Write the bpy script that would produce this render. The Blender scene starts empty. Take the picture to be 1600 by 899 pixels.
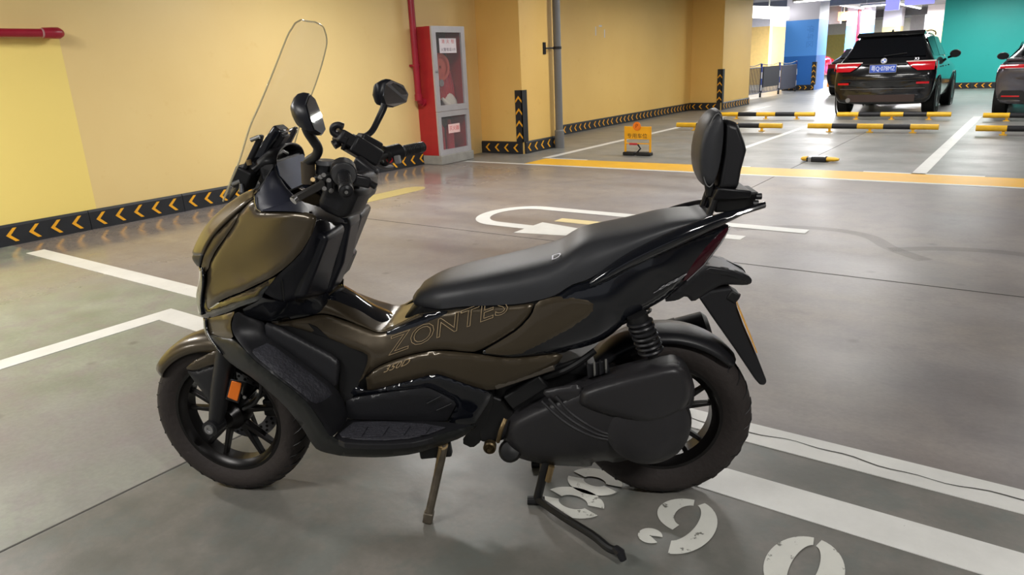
import bpy, bmesh, math, random
import numpy as np
from mathutils import Vector, Matrix
from mathutils.geometry import delaunay_2d_cdt

random.seed(7)
S = bpy.context.scene
C = S.collection
R = math.radians
PI = math.pi

# ------------------------------------------------------------------ camera
FO = 1117.5                                   # focal length in pixels of a 1600 px wide frame
CH = 1.35                                     # camera height
cam_R = np.array([0.81007439, 0.58453616, -0.04579247])
cam_U = np.array([-0.13801414, 0.2660051, 0.95404056])
cam_F = np.array([-0.56985224, 0.76652381, -0.29615818])
cd = bpy.data.cameras.new('camera')
cd.sensor_fit = 'HORIZONTAL'
cd.sensor_width = 36.0
cd.lens = FO / 1600 * 36
cd.clip_start = 0.05
cd.clip_end = 200
cam = bpy.data.objects.new('camera', cd)
C.objects.link(cam)
cam.matrix_world = Matrix(((cam_R[0], cam_U[0], -cam_F[0], 0), (cam_R[1], cam_U[1], -cam_F[1], 0),
                           (cam_R[2], cam_U[2], -cam_F[2], CH), (0, 0, 0, 1)))
S.camera = cam

# ------------------------------------------------------------------ world and exposure
W = bpy.data.worlds.new('garage_air')
S.world = W
W.use_nodes = True
W.node_tree.nodes['Background'].inputs[0].default_value = (0.93, 0.95, 1.0, 1)
W.node_tree.nodes['Background'].inputs[1].default_value = 0.18
S.view_settings.view_transform = 'Standard'
S.view_settings.look = 'None'
S.view_settings.gamma = 1.0
S.view_settings.use_curve_mapping = False
S.view_settings.exposure = 0.58

# ceiling tube lamps: x, y, watts, what tells it apart
LAMPS = [(-5.5, 0.6, 76, 'nearest the left wall before the scooter'), (-2.3, -0.9, 40, 'above the bay in front of the scooter'), (1.6, 0.3, 62, 'over the bays right of the camera'), (-5.5, -3.4, 60, 'far back along the left wall'),
         (-5.2, 5.6, 66, 'over the lane beside the left wall'), (-2.6, 6.4, 28, 'over the painted U-turn arrow'), (1.2, 5.6, 13, 'over the right part of the lane'),
         (-4.6, 10.6, 32, 'above the raised parking lock'), (-2.0, 10.4, 34, 'above the folded parking lock'), (1.4, 10.4, 34, 'over the right bays'),
         (-4.7, 14.6, 48, 'over the left wheel stops'), (-2.2, 14.6, 44, 'just behind the black car'), (1.4, 14.6, 44, 'just behind the grey car'),
         (-4.4, 19.8, 42, 'beside the far yellow pier'), (-1.2, 22.6, 55, 'beyond the black car'), (2.0, 23.8, 66, 'before the teal wall on the right'), (-1.6, 25.0, 70, 'before the teal wall on the left'),
         (-6.2, 24.6, 78, 'before the blue column'), (-5.4, 30.5, 120, 'past the teal wall'), (-9.6, 29.8, 150, 'beyond the barrier')]

# ------------------------------------------------------------------ helpers
def srgb(r, g, b):
    f = lambda c: (c / 255 / 12.92) if c <= 10.31 else ((c / 255 + 0.055) / 1.055) ** 2.4
    return (f(r), f(g), f(b), 1)

MATS = {}
def mat(name, col, rough=0.5, metal=0.0, noise=0.06, nscale=8.0, bump=0.0, bscale=60.0, coat=0.0, emit=None, estr=0.0,
        alpha=1.0, trans=0.0, ior=1.45, rnoise=0.0, spec=0.5):
    if name in MATS:
        return MATS[name]
    m = bpy.data.materials.new(name)
    m.use_nodes = True
    nt = m.node_tree
    b = nt.nodes['Principled BSDF']
    b.inputs['Base Color'].default_value = col
    b.inputs['Roughness'].default_value = rough
    b.inputs['Metallic'].default_value = metal
    b.inputs['Coat Weight'].default_value = coat
    b.inputs['Coat Roughness'].default_value = 0.06
    b.inputs['IOR'].default_value = ior
    b.inputs['Specular IOR Level'].default_value = spec
    b.inputs['Transmission Weight'].default_value = trans
    b.inputs['Alpha'].default_value = alpha
    if emit:
        b.inputs['Emission Color'].default_value = emit
        b.inputs['Emission Strength'].default_value = estr
    if noise or bump or rnoise:
        tc = nt.nodes.new('ShaderNodeTexCoord')
    if noise:
        n = nt.nodes.new('ShaderNodeTexNoise')
        n.inputs['Scale'].default_value = nscale
        n.inputs['Detail'].default_value = 4
        nt.links.new(tc.outputs['Object'], n.inputs['Vector'])
        mr = nt.nodes.new('ShaderNodeMapRange')
        mr.inputs['From Min'].default_value = 0.25
        mr.inputs['From Max'].default_value = 0.75
        mr.inputs['To Min'].default_value = 1 - noise
        mr.inputs['To Max'].default_value = 1 + noise
        nt.links.new(n.outputs['Fac'], mr.inputs['Value'])
        mx = nt.nodes.new('ShaderNodeVectorMath')
        mx.operation = 'SCALE'
        mx.inputs[0].default_value = col[:3]
        nt.links.new(mr.outputs['Result'], mx.inputs['Scale'])
        nt.links.new(mx.outputs['Vector'], b.inputs['Base Color'])
        if rnoise:
            m2 = nt.nodes.new('ShaderNodeMapRange')
            m2.inputs['To Min'].default_value = max(0.02, rough - rnoise)
            m2.inputs['To Max'].default_value = rough + rnoise
            nt.links.new(n.outputs['Fac'], m2.inputs['Value'])
            nt.links.new(m2.outputs['Result'], b.inputs['Roughness'])
    if bump:
        n2 = nt.nodes.new('ShaderNodeTexNoise')
        n2.inputs['Scale'].default_value = bscale
        n2.inputs['Detail'].default_value = 3
        nt.links.new(tc.outputs['Object'], n2.inputs['Vector'])
        bp_ = nt.nodes.new('ShaderNodeBump')
        bp_.inputs['Strength'].default_value = bump
        bp_.inputs['Distance'].default_value = 0.01
        nt.links.new(n2.outputs['Fac'], bp_.inputs['Height'])
        nt.links.new(bp_.outputs['Normal'], b.inputs['Normal'])
    MATS[name] = m
    return m

def make(name, vf, m=None, parent=None, smooth=True, ang=35, bevel=0, bseg=2, sub=0):
    """links one mesh object; vf = (verts, faces) or a finished mesh datablock"""
    if isinstance(vf, bpy.types.Mesh):
        me = vf
    else:
        me = bpy.data.meshes.new(name)
        me.from_pydata([tuple(map(float, v)) for v in vf[0]], [], [tuple(f) for f in vf[1]])
        bm = bmesh.new()
        bm.from_mesh(me)
        bmesh.ops.remove_doubles(bm, verts=bm.verts, dist=1e-6)
        bm.to_mesh(me)
        bm.free()
        if smooth:
            me.shade_smooth()
            me.set_sharp_from_angle(angle=R(ang))
        if m is not None:
            me.materials.append(m)
    o = bpy.data.objects.new(name, me)
    C.objects.link(o)
    if parent is not None:
        o.parent = parent
    if bevel:
        b = o.modifiers.new('bevel', 'BEVEL')
        b.width = bevel
        b.segments = bseg
        b.limit_method = 'ANGLE'
        b.angle_limit = R(35)
        b.harden_normals = False
    if sub:
        s = o.modifiers.new('sub', 'SUBSURF')
        s.levels = sub
        s.render_levels = sub
    return o

def empty(name, loc=(0, 0, 0), rz=0, parent=None):
    o = bpy.data.objects.new(name, None)
    o.empty_display_size = 0.1
    C.objects.link(o)
    o.location = loc
    o.rotation_euler = (0, 0, rz)
    if parent is not None:
        o.parent = parent
    return o

def tag(o, label=None, cat=None, group=None, kind=None):
    if label: o['label'] = label
    if cat: o['category'] = cat
    if group: o['group'] = group
    if kind: o['kind'] = kind
    return o

def struct(o, label=None):
    o['kind'] = 'structure'
    if label: o['label'] = label
    return o

def copy_tree(o, parent=None):
    c = o.copy()
    C.objects.link(c)
    if parent is not None:
        c.parent = parent
    for ch in list(o.children):
        copy_tree(ch, c)
    return c

def J(*parts):
    V, F = [], []
    for v, f in parts:
        n = len(V)
        V += [tuple(p) for p in v]
        F += [tuple(i + n for i in q) for q in f]
    return V, F

def box(x0, x1, y0, y1, z0, z1):
    v = [(x, y, z) for x in (x0, x1) for y in (y0, y1) for z in (z0, z1)]
    return v, [(0, 1, 3, 2), (4, 6, 7, 5), (0, 4, 5, 1), (2, 3, 7, 6), (0, 2, 6, 4), (1, 5, 7, 3)]

def xf(vf, mtx):
    return [tuple(mtx @ Vector(p)) for p in vf[0]], vf[1]

def frame(d):
    d = Vector(d).normalized()
    a = Vector((0, 0, 1)) if abs(d.z) < 0.9 else Vector((1, 0, 0))
    x = d.cross(a).normalized()
    return x, x.cross(d).normalized()

def tube(pts, rad, n=12, caps=True, flat=1.0):
    pts = [Vector(p) for p in pts]
    if not isinstance(rad, (list, tuple)):
        rad = [rad] * len(pts)
    V, F = [], []
    x = None
    for i, p in enumerate(pts):
        d = (pts[min(i + 1, len(pts) - 1)] - pts[max(i - 1, 0)]).normalized()
        if x is None:
            x, y = frame(d)
        else:
            x = (x - d * x.dot(d)).normalized()
            y = x.cross(d).normalized()
        for k in range(n):
            a = 2 * PI * k / n
            V.append(tuple(p + x * math.cos(a) * rad[i] + y * math.sin(a) * rad[i] * flat))
    for i in range(len(pts) - 1):
        for k in range(n):
            F.append((i * n + k, i * n + (k + 1) % n, (i + 1) * n + (k + 1) % n, (i + 1) * n + k))
    if caps:
        F.append(tuple(range(n))[::-1])
        F.append(tuple((len(pts) - 1) * n + k for k in range(n)))
    return V, F

def lathe(prof, c, axis, n=32, closed=False, a0=0, a1=2 * PI):
    """prof = [(distance along axis, radius)]"""
    c = Vector(c)
    axis = Vector(axis).normalized()
    x, y = frame(axis)
    V, F = [], []
    full = abs(a1 - a0 - 2 * PI) < 1e-6
    m = n if full else n + 1
    for k in range(m):
        a = a0 + (a1 - a0) * k / n
        d = x * math.cos(a) + y * math.sin(a)
        for t, r in prof:
            V.append(tuple(c + axis * t + d * r))
    q = len(prof)
    for k in range(n if full else n):
        for i in range(q if closed else q - 1):
            j = (i + 1) % q
            k2 = (k + 1) % m
            F.append((k * q + i, k2 * q + i, k2 * q + j, k * q + j))
    return V, F

def prism(poly, ext, o=(0, 0, 0), ux=(1, 0, 0), uy=(0, 1, 0)):
    """poly in the plane (ux, uy) at o, extruded by the vector ext"""
    o, ux, uy, ext = Vector(o), Vector(ux), Vector(uy), Vector(ext)
    n = len(poly)
    a = [o + ux * p[0] + uy * p[1] for p in poly]
    V = [tuple(p) for p in a] + [tuple(p + ext) for p in a]
    F = [tuple(range(n))[::-1], tuple(range(n, 2 * n))] + [(i, (i + 1) % n, n + (i + 1) % n, n + i) for i in range(n)]
    return fixn((V, F))

def fixn(vf):
    me = bpy.data.meshes.new('t')
    me.from_pydata(vf[0], [], vf[1])
    bm = bmesh.new()
    bm.from_mesh(me)
    bmesh.ops.recalc_face_normals(bm, faces=bm.faces)
    V = [tuple(v.co) for v in bm.verts]
    F = [tuple(v.index for v in f.verts) for f in bm.faces]
    bm.free()
    bpy.data.meshes.remove(me)
    return V, F

def loft(secs, caps=True, closed=True):
    n = len(secs[0])
    V = [tuple(p) for s in secs for p in s]
    F = []
    for i in range(len(secs) - 1):
        for k in range(n if closed else n - 1):
            F.append((i * n + k, i * n + (k + 1) % n, (i + 1) * n + (k + 1) % n, (i + 1) * n + k))
    if caps and closed:
        F.append(tuple(range(n))[::-1])
        F.append(tuple((len(secs) - 1) * n + k for k in range(n)))
    return fixn((V, F))

def cr(pts, m=6, closed=False):
    """Catmull-Rom resampling of a polyline of equal-length tuples"""
    P = [np.array(p, float) for p in pts]
    n = len(P)
    out = []
    for i in range(n if closed else n - 1):
        if closed:
            p0, p1, p2, p3 = P[(i - 1) % n], P[i], P[(i + 1) % n], P[(i + 2) % n]
        else:
            p1, p2 = P[i], P[i + 1]
            p0 = P[i - 1] if i else 2 * p1 - p2
            p3 = P[i + 2] if i + 2 < n else 2 * p2 - p1
        for k in range(m):
            t = k / m
            out.append(0.5 * (2 * p1 + (p2 - p0) * t + (2 * p0 - 5 * p1 + 4 * p2 - p3) * t * t + (3 * p1 - p0 - 3 * p2 + p3) * t ** 3))
    if not closed:
        out.append(P[-1])
    return [tuple(p) for p in out]

def text_mesh(name, body, size, m, mtx, parent=None, depth=0.0, outline=False, shear=0.0, sx=1.0, align='CENTER', width=None):
    """flat lettering as a mesh, laid into the frame mtx (x = reading direction, y = up, z = out of the surface)"""
    c = bpy.data.curves.new(name, 'FONT')
    c.body = body
    c.size = size
    c.align_x = align
    c.align_y = 'CENTER'
    c.shear = shear
    c.extrude = depth
    c.resolution_u = 3
    if outline:
        c.fill_mode = 'NONE'
        c.bevel_depth = outline
        c.bevel_resolution = 0
    t = bpy.data.objects.new(name, c)
    C.objects.link(t)
    bpy.context.view_layer.update()
    me = bpy.data.meshes.new_from_object(t.evaluated_get(bpy.context.evaluated_depsgraph_get()))
    w0 = t.dimensions.x
    bpy.data.objects.remove(t)
    bpy.data.curves.remove(c)
    if width: sx = width / w0
    me.transform(Matrix.Diagonal((sx, 1, 1, 1)))
    me.transform(mtx)
    me.materials.clear()
    me.materials.append(m)
    return make(name, me, None, parent)

def fr(o, x, y):
    """4x4 frame from origin, x axis, y axis"""
    x = Vector(x).normalized()
    y = Vector(y)
    y = (y - x * y.dot(x)).normalized()
    z = x.cross(y)
    return Matrix(((x.x, y.x, z.x, o[0]), (x.y, y.y, z.y, o[1]), (x.z, y.z, z.z, o[2]), (0, 0, 0, 1)))

# ------------------------------------------------------------------ materials of the place
def floor_material():
    m = bpy.data.materials.new('garage_floor_paint')
    m.use_nodes = True
    nt = m.node_tree
    L = nt.links.new
    N = lambda t: nt.nodes.new(t)
    b = nt.nodes['Principled BSDF']
    tc = N('ShaderNodeTexCoord')
    sep = N('ShaderNodeSeparateXYZ')
    L(tc.outputs['Object'], sep.inputs[0])
    def step(edge, soft=0.01):
        r = N('ShaderNodeMapRange')
        r.inputs['From Min'].default_value = edge - soft
        r.inputs['From Max'].default_value = edge + soft
        L(sep.outputs['Y'], r.inputs['Value'])
        return r.outputs['Result']
    def noise(scale, detail=5, rough=0.55, sx=1, sy=1):
        mp = N('ShaderNodeMapping')
        mp.inputs['Scale'].default_value = (sx, sy, 1)
        L(tc.outputs['Object'], mp.inputs['Vector'])
        n = N('ShaderNodeTexNoise')
        n.inputs['Scale'].default_value = scale
        n.inputs['Detail'].default_value = detail
        n.inputs['Roughness'].default_value = rough
        L(mp.outputs['Vector'], n.inputs['Vector'])
        return n.outputs['Fac']
    def mix(f, a, c_, bt='MIX', fac=None):
        x = N('ShaderNodeMix')
        x.data_type = 'RGBA'
        x.blend_type = bt
        if isinstance(f, float): x.inputs['Factor'].default_value = f
        else: L(f, x.inputs['Factor'])
        for s, v in ((6, a), (7, c_)):
            if isinstance(v, tuple): x.inputs[s].default_value = v
            else: L(v, x.inputs[s])
        return x.outputs[2]
    def ramp(v, lo, hi, a=0.0, c_=1.0):
        r = N('ShaderNodeMapRange')
        r.inputs['From Min'].default_value = lo
        r.inputs['From Max'].default_value = hi
        r.inputs['To Min'].default_value = a
        r.inputs['To Max'].default_value = c_
        L(v, r.inputs['Value'])
        return r.outputs['Result']
    big = noise(0.55, 4)
    mid = noise(3.2, 7, 0.62)
    blot = noise(5.5, 6, 0.65)
    fine = noise(45, 3, 0.6)
    streak = noise(1.1, 5, 0.6, 0.35, 1.6)
    bay = mix(ramp(mid, 0.35, 0.65), srgb(126, 135, 122), srgb(156, 160, 145))
    bay = mix(ramp(big, 0.42, 0.62), bay, srgb(143, 140, 138))
    bay = mix(ramp(blot, 0.48, 0.62, 0, 0.55), bay, srgb(140, 132, 134))
    lane = mix(ramp(streak, 0.35, 0.65), srgb(128, 118, 111), srgb(156, 146, 137))
    lane = mix(ramp(big, 0.4, 0.65, 0, 0.7), lane, srgb(132, 130, 136))
    far = mix(ramp(mid, 0.35, 0.65), srgb(122, 124, 120), srgb(144, 144, 141))
    sx = N('ShaderNodeMapRange'); sx.inputs['From Min'].default_value = -2.42; sx.inputs['From Max'].default_value = -2.39
    L(sep.outputs['X'], sx.inputs['Value'])
    bay2 = mix(ramp(mid, 0.4, 0.62), srgb(106, 106, 100), srgb(126, 122, 116))
    bay2 = mix(ramp(blot, 0.5, 0.6, 0, 0.6), bay2, srgb(104, 110, 106))
    bay = mix(sx.outputs['Result'], bay, bay2)
    lane = mix(ramp(blot, 0.45, 0.65, 0, 0.4), lane, srgb(112, 106, 108))
    col = mix(step(2.42), bay, lane)
    col = mix(step(8.4), col, far)
    # oil spots and grit
    spots = N('ShaderNodeTexVoronoi')
    spots.inputs['Scale'].default_value = 2.6
    L(tc.outputs['Object'], spots.inputs['Vector'])
    sp = ramp(spots.outputs['Distance'], 0.03, 0.10, 0.45, 0.0)
    col = mix(sp, col, srgb(70, 68, 64))
    col = mix(ramp(fine, 0.3, 0.7, 0.0, 0.22), col, srgb(92, 90, 86))
    L(col, b.inputs['Base Color'])
    rg = ramp(mid, 0.3, 0.7, 0.30, 0.46)
    rg2 = ramp(streak, 0.3, 0.7, 0.30, 0.44)
    rm = N('ShaderNodeMix')
    L(step(2.42), rm.inputs[0]); L(rg, rm.inputs[2]); L(rg2, rm.inputs[3])
    # polished, damp strip along the wall
    nx = N('ShaderNodeMapRange'); nx.inputs['From Min'].default_value = -6.2; nx.inputs['From Max'].default_value = -5.0
    L(sep.outputs['X'], nx.inputs['Value'])
    mxx = N('ShaderNodeMath'); mxx.operation = 'MAXIMUM'; L(nx.outputs['Result'], mxx.inputs[0]); L(step(7.9, 0.5), mxx.inputs[1])
    rw = N('ShaderNodeMix'); L(mxx.outputs[0], rw.inputs[0]); L(ramp(mid, 0.3, 0.7, 0.06, 0.2), rw.inputs[2]); L(rm.outputs[0], rw.inputs[3])
    L(rw.outputs[0], b.inputs['Roughness'])
    b.inputs['Specular IOR Level'].default_value = 0.5
    bu = N('ShaderNodeBump')
    bu.inputs['Strength'].default_value = 0.05
    bu.inputs['Distance'].default_value = 0.01
    L(noise(30, 3), bu.inputs['Height'])
    L(bu.outputs['Normal'], b.inputs['Normal'])
    return m

def wall_material(name, base, dirt, scale=1.0, patch=None):
    m = bpy.data.materials.new(name)
    m.use_nodes = True
    nt = m.node_tree
    L = nt.links.new
    b = nt.nodes['Principled BSDF']
    b.inputs['Roughness'].default_value = 0.5
    tc = nt.nodes.new('ShaderNodeTexCoord')
    n = nt.nodes.new('ShaderNodeTexNoise'); n.inputs['Scale'].default_value = 0.9 * scale; n.inputs['Detail'].default_value = 6
    n2 = nt.nodes.new('ShaderNodeTexNoise'); n2.inputs['Scale'].default_value = 5 * scale; n2.inputs['Detail'].default_value = 7; n2.inputs['Roughness'].default_value = 0.65
    L(tc.outputs['Object'], n.inputs['Vector']); L(tc.outputs['Object'], n2.inputs['Vector'])
    r1 = nt.nodes.new('ShaderNodeMapRange'); r1.inputs['From Min'].default_value = 0.35; r1.inputs['From Max'].default_value = 0.7
    r2 = nt.nodes.new('ShaderNodeMapRange'); r2.inputs['From Min'].default_value = 0.62; r2.inputs['From Max'].default_value = 0.8; r2.inputs['To Max'].default_value = 0.5
    L(n.outputs['Fac'], r1.inputs['Value']); L(n2.outputs['Fac'], r2.inputs['Value'])
    a = nt.nodes.new('ShaderNodeMix'); a.data_type = 'RGBA'
    a.inputs[6].default_value = base; a.inputs[7].default_value = tuple(0.75 * x + 0.25 * y for x, y in zip(base, dirt))
    L(r1.outputs['Result'], a.inputs['Factor'])
    c_ = nt.nodes.new('ShaderNodeMix'); c_.data_type = 'RGBA'
    L(r2.outputs['Result'], c_.inputs['Factor']); L(a.outputs[2], c_.inputs[6]); c_.inputs[7].default_value = dirt
    out = c_.outputs[2]
    if patch:                                   # a fresher coat of paint: y < patch[0] and z < patch[1]
        sep = nt.nodes.new('ShaderNodeSeparateXYZ'); L(tc.outputs['Object'], sep.inputs[0])
        ly = nt.nodes.new('ShaderNodeMath'); ly.operation = 'LESS_THAN'; L(sep.outputs['Y'], ly.inputs[0]); ly.inputs[1].default_value = patch[0]
        lz = nt.nodes.new('ShaderNodeMath'); lz.operation = 'LESS_THAN'; L(sep.outputs['Z'], lz.inputs[0]); lz.inputs[1].default_value = patch[1]
        mu = nt.nodes.new('ShaderNodeMath'); mu.operation = 'MULTIPLY'; L(ly.outputs[0], mu.inputs[0]); L(lz.outputs[0], mu.inputs[1])
        d = nt.nodes.new('ShaderNodeMix'); d.data_type = 'RGBA'
        L(mu.outputs[0], d.inputs['Factor']); L(out, d.inputs[6]); d.inputs[7].default_value = patch[2]
        out = d.outputs[2]
    L(out, b.inputs['Base Color'])
    bu = nt.nodes.new('ShaderNodeBump'); bu.inputs['Strength'].default_value = 0.04; bu.inputs['Distance'].default_value = 0.02
    L(n2.outputs['Fac'], bu.inputs['Height']); L(bu.outputs['Normal'], b.inputs['Normal'])
    return m

def paint_material(name, col, wear, chips=0.62):
    """road paint worn through to the floor in chips"""
    m = bpy.data.materials.new(name)
    m.use_nodes = True
    nt = m.node_tree
    L = nt.links.new
    b = nt.nodes['Principled BSDF']
    b.inputs['Roughness'].default_value = 0.38
    tc = nt.nodes.new('ShaderNodeTexCoord')
    n = nt.nodes.new('ShaderNodeTexNoise'); n.inputs['Scale'].default_value = 3; n.inputs['Detail'].default_value = 8; n.inputs['Roughness'].default_value = 0.7
    n2 = nt.nodes.new('ShaderNodeTexNoise'); n2.inputs['Scale'].default_value = 26; n2.inputs['Detail'].default_value = 6; n2.inputs['Roughness'].default_value = 0.7
    L(tc.outputs['Object'], n.inputs['Vector']); L(tc.outputs['Object'], n2.inputs['Vector'])
    r1 = nt.nodes.new('ShaderNodeMapRange'); r1.inputs['From Min'].default_value = 0.4; r1.inputs['From Max'].default_value = 0.75; r1.inputs['To Max'].default_value = 0.45
    r2 = nt.nodes.new('ShaderNodeMapRange'); r2.inputs['From Min'].default_value = chips; r2.inputs['From Max'].default_value = chips + 0.03
    L(n.outputs['Fac'], r1.inputs['Value']); L(n2.outputs['Fac'], r2.inputs['Value'])
    a = nt.nodes.new('ShaderNodeMix'); a.data_type = 'RGBA'; a.inputs[6].default_value = col
    a.inputs[7].default_value = tuple(0.55 * x + 0.45 * y for x, y in zip(col, wear)); L(r1.outputs['Result'], a.inputs['Factor'])
    c_ = nt.nodes.new('ShaderNodeMix'); c_.data_type = 'RGBA'; L(r2.outputs['Result'], c_.inputs['Factor']); L(a.outputs[2], c_.inputs[6]); c_.inputs[7].default_value = wear
    L(c_.outputs[2], b.inputs['Base Color'])
    return m

M_floor = floor_material()
YEL = srgb(240, 212, 146)
M_wall = wall_material('yellow_wall_paint', YEL, srgb(226, 188, 116), patch=(3.22, 1.78, srgb(252, 226, 130)))
M_wall2 = wall_material('yellow_column_paint', srgb(244, 203, 118), srgb(226, 178, 92))
M_white_line = paint_material('white_line_paint', srgb(226, 226, 222), srgb(120, 120, 112), 0.70)
M_digit = paint_material('white_stencil_paint', srgb(214, 214, 206), srgb(112, 112, 104), 0.605)
M_cream_line = paint_material('cream_line_paint', srgb(226, 208, 158), srgb(140, 130, 118), 0.72)
M_yellow_line = paint_material('yellow_line_paint', srgb(244, 186, 40), srgb(160, 140, 90), 0.74)
M_faint_yellow = paint_material('faded_yellow_paint', srgb(176, 160, 104), srgb(142, 134, 116), 0.62)
M_joint = mat('joint_dark', srgb(72, 70, 66), 0.8)
M_teal = wall_material('teal_wall_paint', srgb(34, 180, 174), srgb(28, 158, 156))
M_ceil = mat('ceiling_grey', srgb(118, 118, 124), 0.8)
M_kerb = mat('black_rubber_guard', srgb(38, 40, 44), 0.55, noise=0.2)
M_chev = mat('amber_reflective', srgb(247, 178, 44), 0.4, noise=0.1)
M_red = mat('red_pipe_paint', srgb(156, 30, 50), 0.35, noise=0.08)
M_concrete = mat('concrete_grey', srgb(150, 148, 142), 0.8, noise=0.15, bump=0.2)
M_white_wall = mat('white_wall_paint', srgb(224, 220, 226), 0.6)
M_greypipe = mat('grey_pipe_paint', srgb(112, 112, 112), 0.45)

# ------------------------------------------------------------------ floor, markings, ceiling
floor = struct(make('floor', box(-16, 14, -9, 70, -0.12, 0), M_floor, smooth=False), 'painted concrete garage floor, glossy in the lane')
def strip(name, x0, x1, y0, y1, m, label=None, z=0.0025):
    o = make(name, box(x0, x1, y0, y1, -0.001, z), m, floor, smooth=False)
    if label: o['label'] = label
    return o
strip('painted_line', -6.93, 6.0, 2.35, 2.495, M_white_line, 'cracked white line along the edge of the lane')
strip('painted_line', -4.245, 6.0, 1.985, 2.14, M_white_line, 'white line along the front of the parking bays')
strip('painted_line', -4.245, -4.1, -4.0, 1.985, M_white_line, 'white line dividing two parking bays')
strip('painted_line', -5.95, 6.0, 8.43, 9.0, M_yellow_line, 'broad yellow band across the far bays')
strip('painted_line', -7.0, 6.0, 8.365, 8.43, M_white_line, 'thin white edge of the yellow band')
for x0, x1 in ((-5.9, -5.25), (-3.6, -2.9), (-1.6, -0.42)):
    strip('painted_line', x0, x1, 9.0, 9.06, M_white_line)
strip('painted_line', -6.05, -5.93, 9.06, 20, M_white_line, 'thin white line beside the yellow wall')
strip('painted_line', -3.66, -3.56, 10.2, 16.5, M_white_line, 'white bay line between the wheel stops')
strip('painted_line', -1.11, -0.97, 9.0, 16.8, M_white_line, 'white bay line leading to the dark car')
strip('painted_line', -3.43, -2.7, 5.295, 5.43, M_cream_line, 'cream dash in the middle of the lane')
strip('painted_line', -2.3, -1.75, 5.295, 5.43, M_white_line, 'white dash in the middle of the lane behind the scooter tail')
strip('floor_joint', -2.409, -2.401, -4, 14, M_joint, 'dark joint in the floor', 0.0012)
strip('floor_joint', -7.3, 6, 4.66, 4.668, M_joint, 'dark joint in the floor', 0.0012)
# crack in the lane-edge line
cr_pts = [(x, 2.425 + 0.012 * math.sin(x * 9) + 0.006 * math.sin(x * 31 + 1)) for x in np.linspace(-1.0, 2.5, 90)]
w_ = [0.0016 + 0.0022 * abs(math.sin(x * 7.3 + 1)) for x, y in cr_pts]
make('crack', ([(x, y - w, 0.0034) for (x, y), w in zip(cr_pts, w_)] + [(x, y + w, 0.0034) for (x, y), w in zip(cr_pts, w_)],
     [(i, i + 1, 91 + i, 90 + i) for i in range(89)]), M_joint, floor)
# sweeping tyre marks
M_tyre_mark = mat('tyre_mark', srgb(60, 56, 58), 0.6, noise=0.3, nscale=4, alpha=0.13)
for pts_ in ([(-1.9, 5.62), (-1.6, 5.86), (-1.25, 5.92), (-0.95, 5.80), (-0.75, 5.5), (-0.5, 5.25)], [(-0.75, 5.45), (-0.45, 5.62), (-0.1, 5.68), (0.3, 5.6)]):
    c_ = cr(pts_, 8)
    n_ = len(c_)
    nv = []
    for s_ in (-1, 1):
        for i in range(n_):
            d_ = np.array(c_[min(i + 1, n_ - 1)]) - np.array(c_[max(i - 1, 0)])
            d_ = d_ / np.linalg.norm(d_)
            nv.append((c_[i][0] - d_[1] * 0.055 * s_, c_[i][1] + d_[0] * 0.055 * s_, 0.0008))
    make('tyre_mark', fixn((nv, [(i, i + 1, n_ + i + 1, n_ + i) for i in range(n_ - 1)])), M_tyre_mark, floor)
# faded yellow stripe with a round end
pe = [(-6.13, 4.7), (-5.83, 4.7), (-5.83, 6.12)] + [(-5.98 + 0.15 * math.cos(a), 6.12 + 0.2 * math.sin(a)) for a in np.linspace(0.2, PI - 0.2, 9)] + [(-6.13, 6.12)]
make('painted_line', prism(pe, (0, 0, 0.0025)), M_faint_yellow, floor)['label'] = 'faded yellow stripe with a rounded end beside the wall'
# the U-turn arrow
cx, cy = -3.86, 5.38
outer = [(cx - 0.40 * math.sin(a), cy + 0.455 * math.cos(a)) for a in np.linspace(0, PI, 25)]
inner = [(cx - 0.27 * math.sin(a), cy + 0.315 * math.cos(a)) for a in np.linspace(0, PI, 25)]
V = [(-1.38, cy + 0.455, 0)] + [(x, y, 0) for x, y in outer] + [(-3.5, cy - 0.455, 0)]
V2 = [(-1.38, cy + 0.315, 0)] + [(x, y, 0) for x, y in inner] + [(-3.5, cy - 0.315, 0)]
n_ = len(V)
arrow = fixn(([(x, y, 0.0025) for x, y, z in V + V2], [(i, i + 1, n_ + i + 1, n_ + i) for i in range(n_ - 1)]))
head = prism([(-3.5, 4.77), (-2.35, 4.99), (-3.5, 5.21)], (0, 0, 0.0025))
make('painted_arrow', J(arrow, head), M_white_line, floor, smooth=False)['label'] = 'white U-turn arrow painted in the lane'
# stencilled digits
def ring(cx, cy, a, b, ai, bi, t0, t1, n=22, rot=0.0, ox=0.0, oy=0.0):
    V = []
    for t in np.linspace(R(t0), R(t1), n):
        V.append((cx + a * math.cos(t), cy + b * math.sin(t)))
    for t in np.linspace(R(t0), R(t1), n):
        V.append((cx + ox + ai * math.cos(t), cy + oy + bi * math.sin(t)))
    c, s = math.cos(rot), math.sin(rot)
    V = [(cx + (x - cx) * c - (y - cy) * s, cy + (x - cx) * s + (y - cy) * c, 0.003) for x, y in V]
    return fixn((V, [(i, i + 1, n + i + 1, n + i) for i in range(n - 1)]))
def digit(x, parts, lab):
    o = make('painted_digit', J(*parts), M_digit, floor, smooth=False)
    o.location = (x, 1.762, 0)
    o['label'] = lab
    return o
digit(-1.055, [ring(0, 0.07, 0.095, 0.078, 0.04, 0.026, 12, 168), ring(0, 0.07, 0.095, 0.078, 0.04, 0.026, 192, 348),
               ring(0, -0.07, 0.105, 0.08, 0.05, 0.035, 15, 165), ring(0, -0.07, 0.105, 0.08, 0.05, 0.035, 195, 345)], 'white stencilled digit 8 under the scooter')
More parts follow.
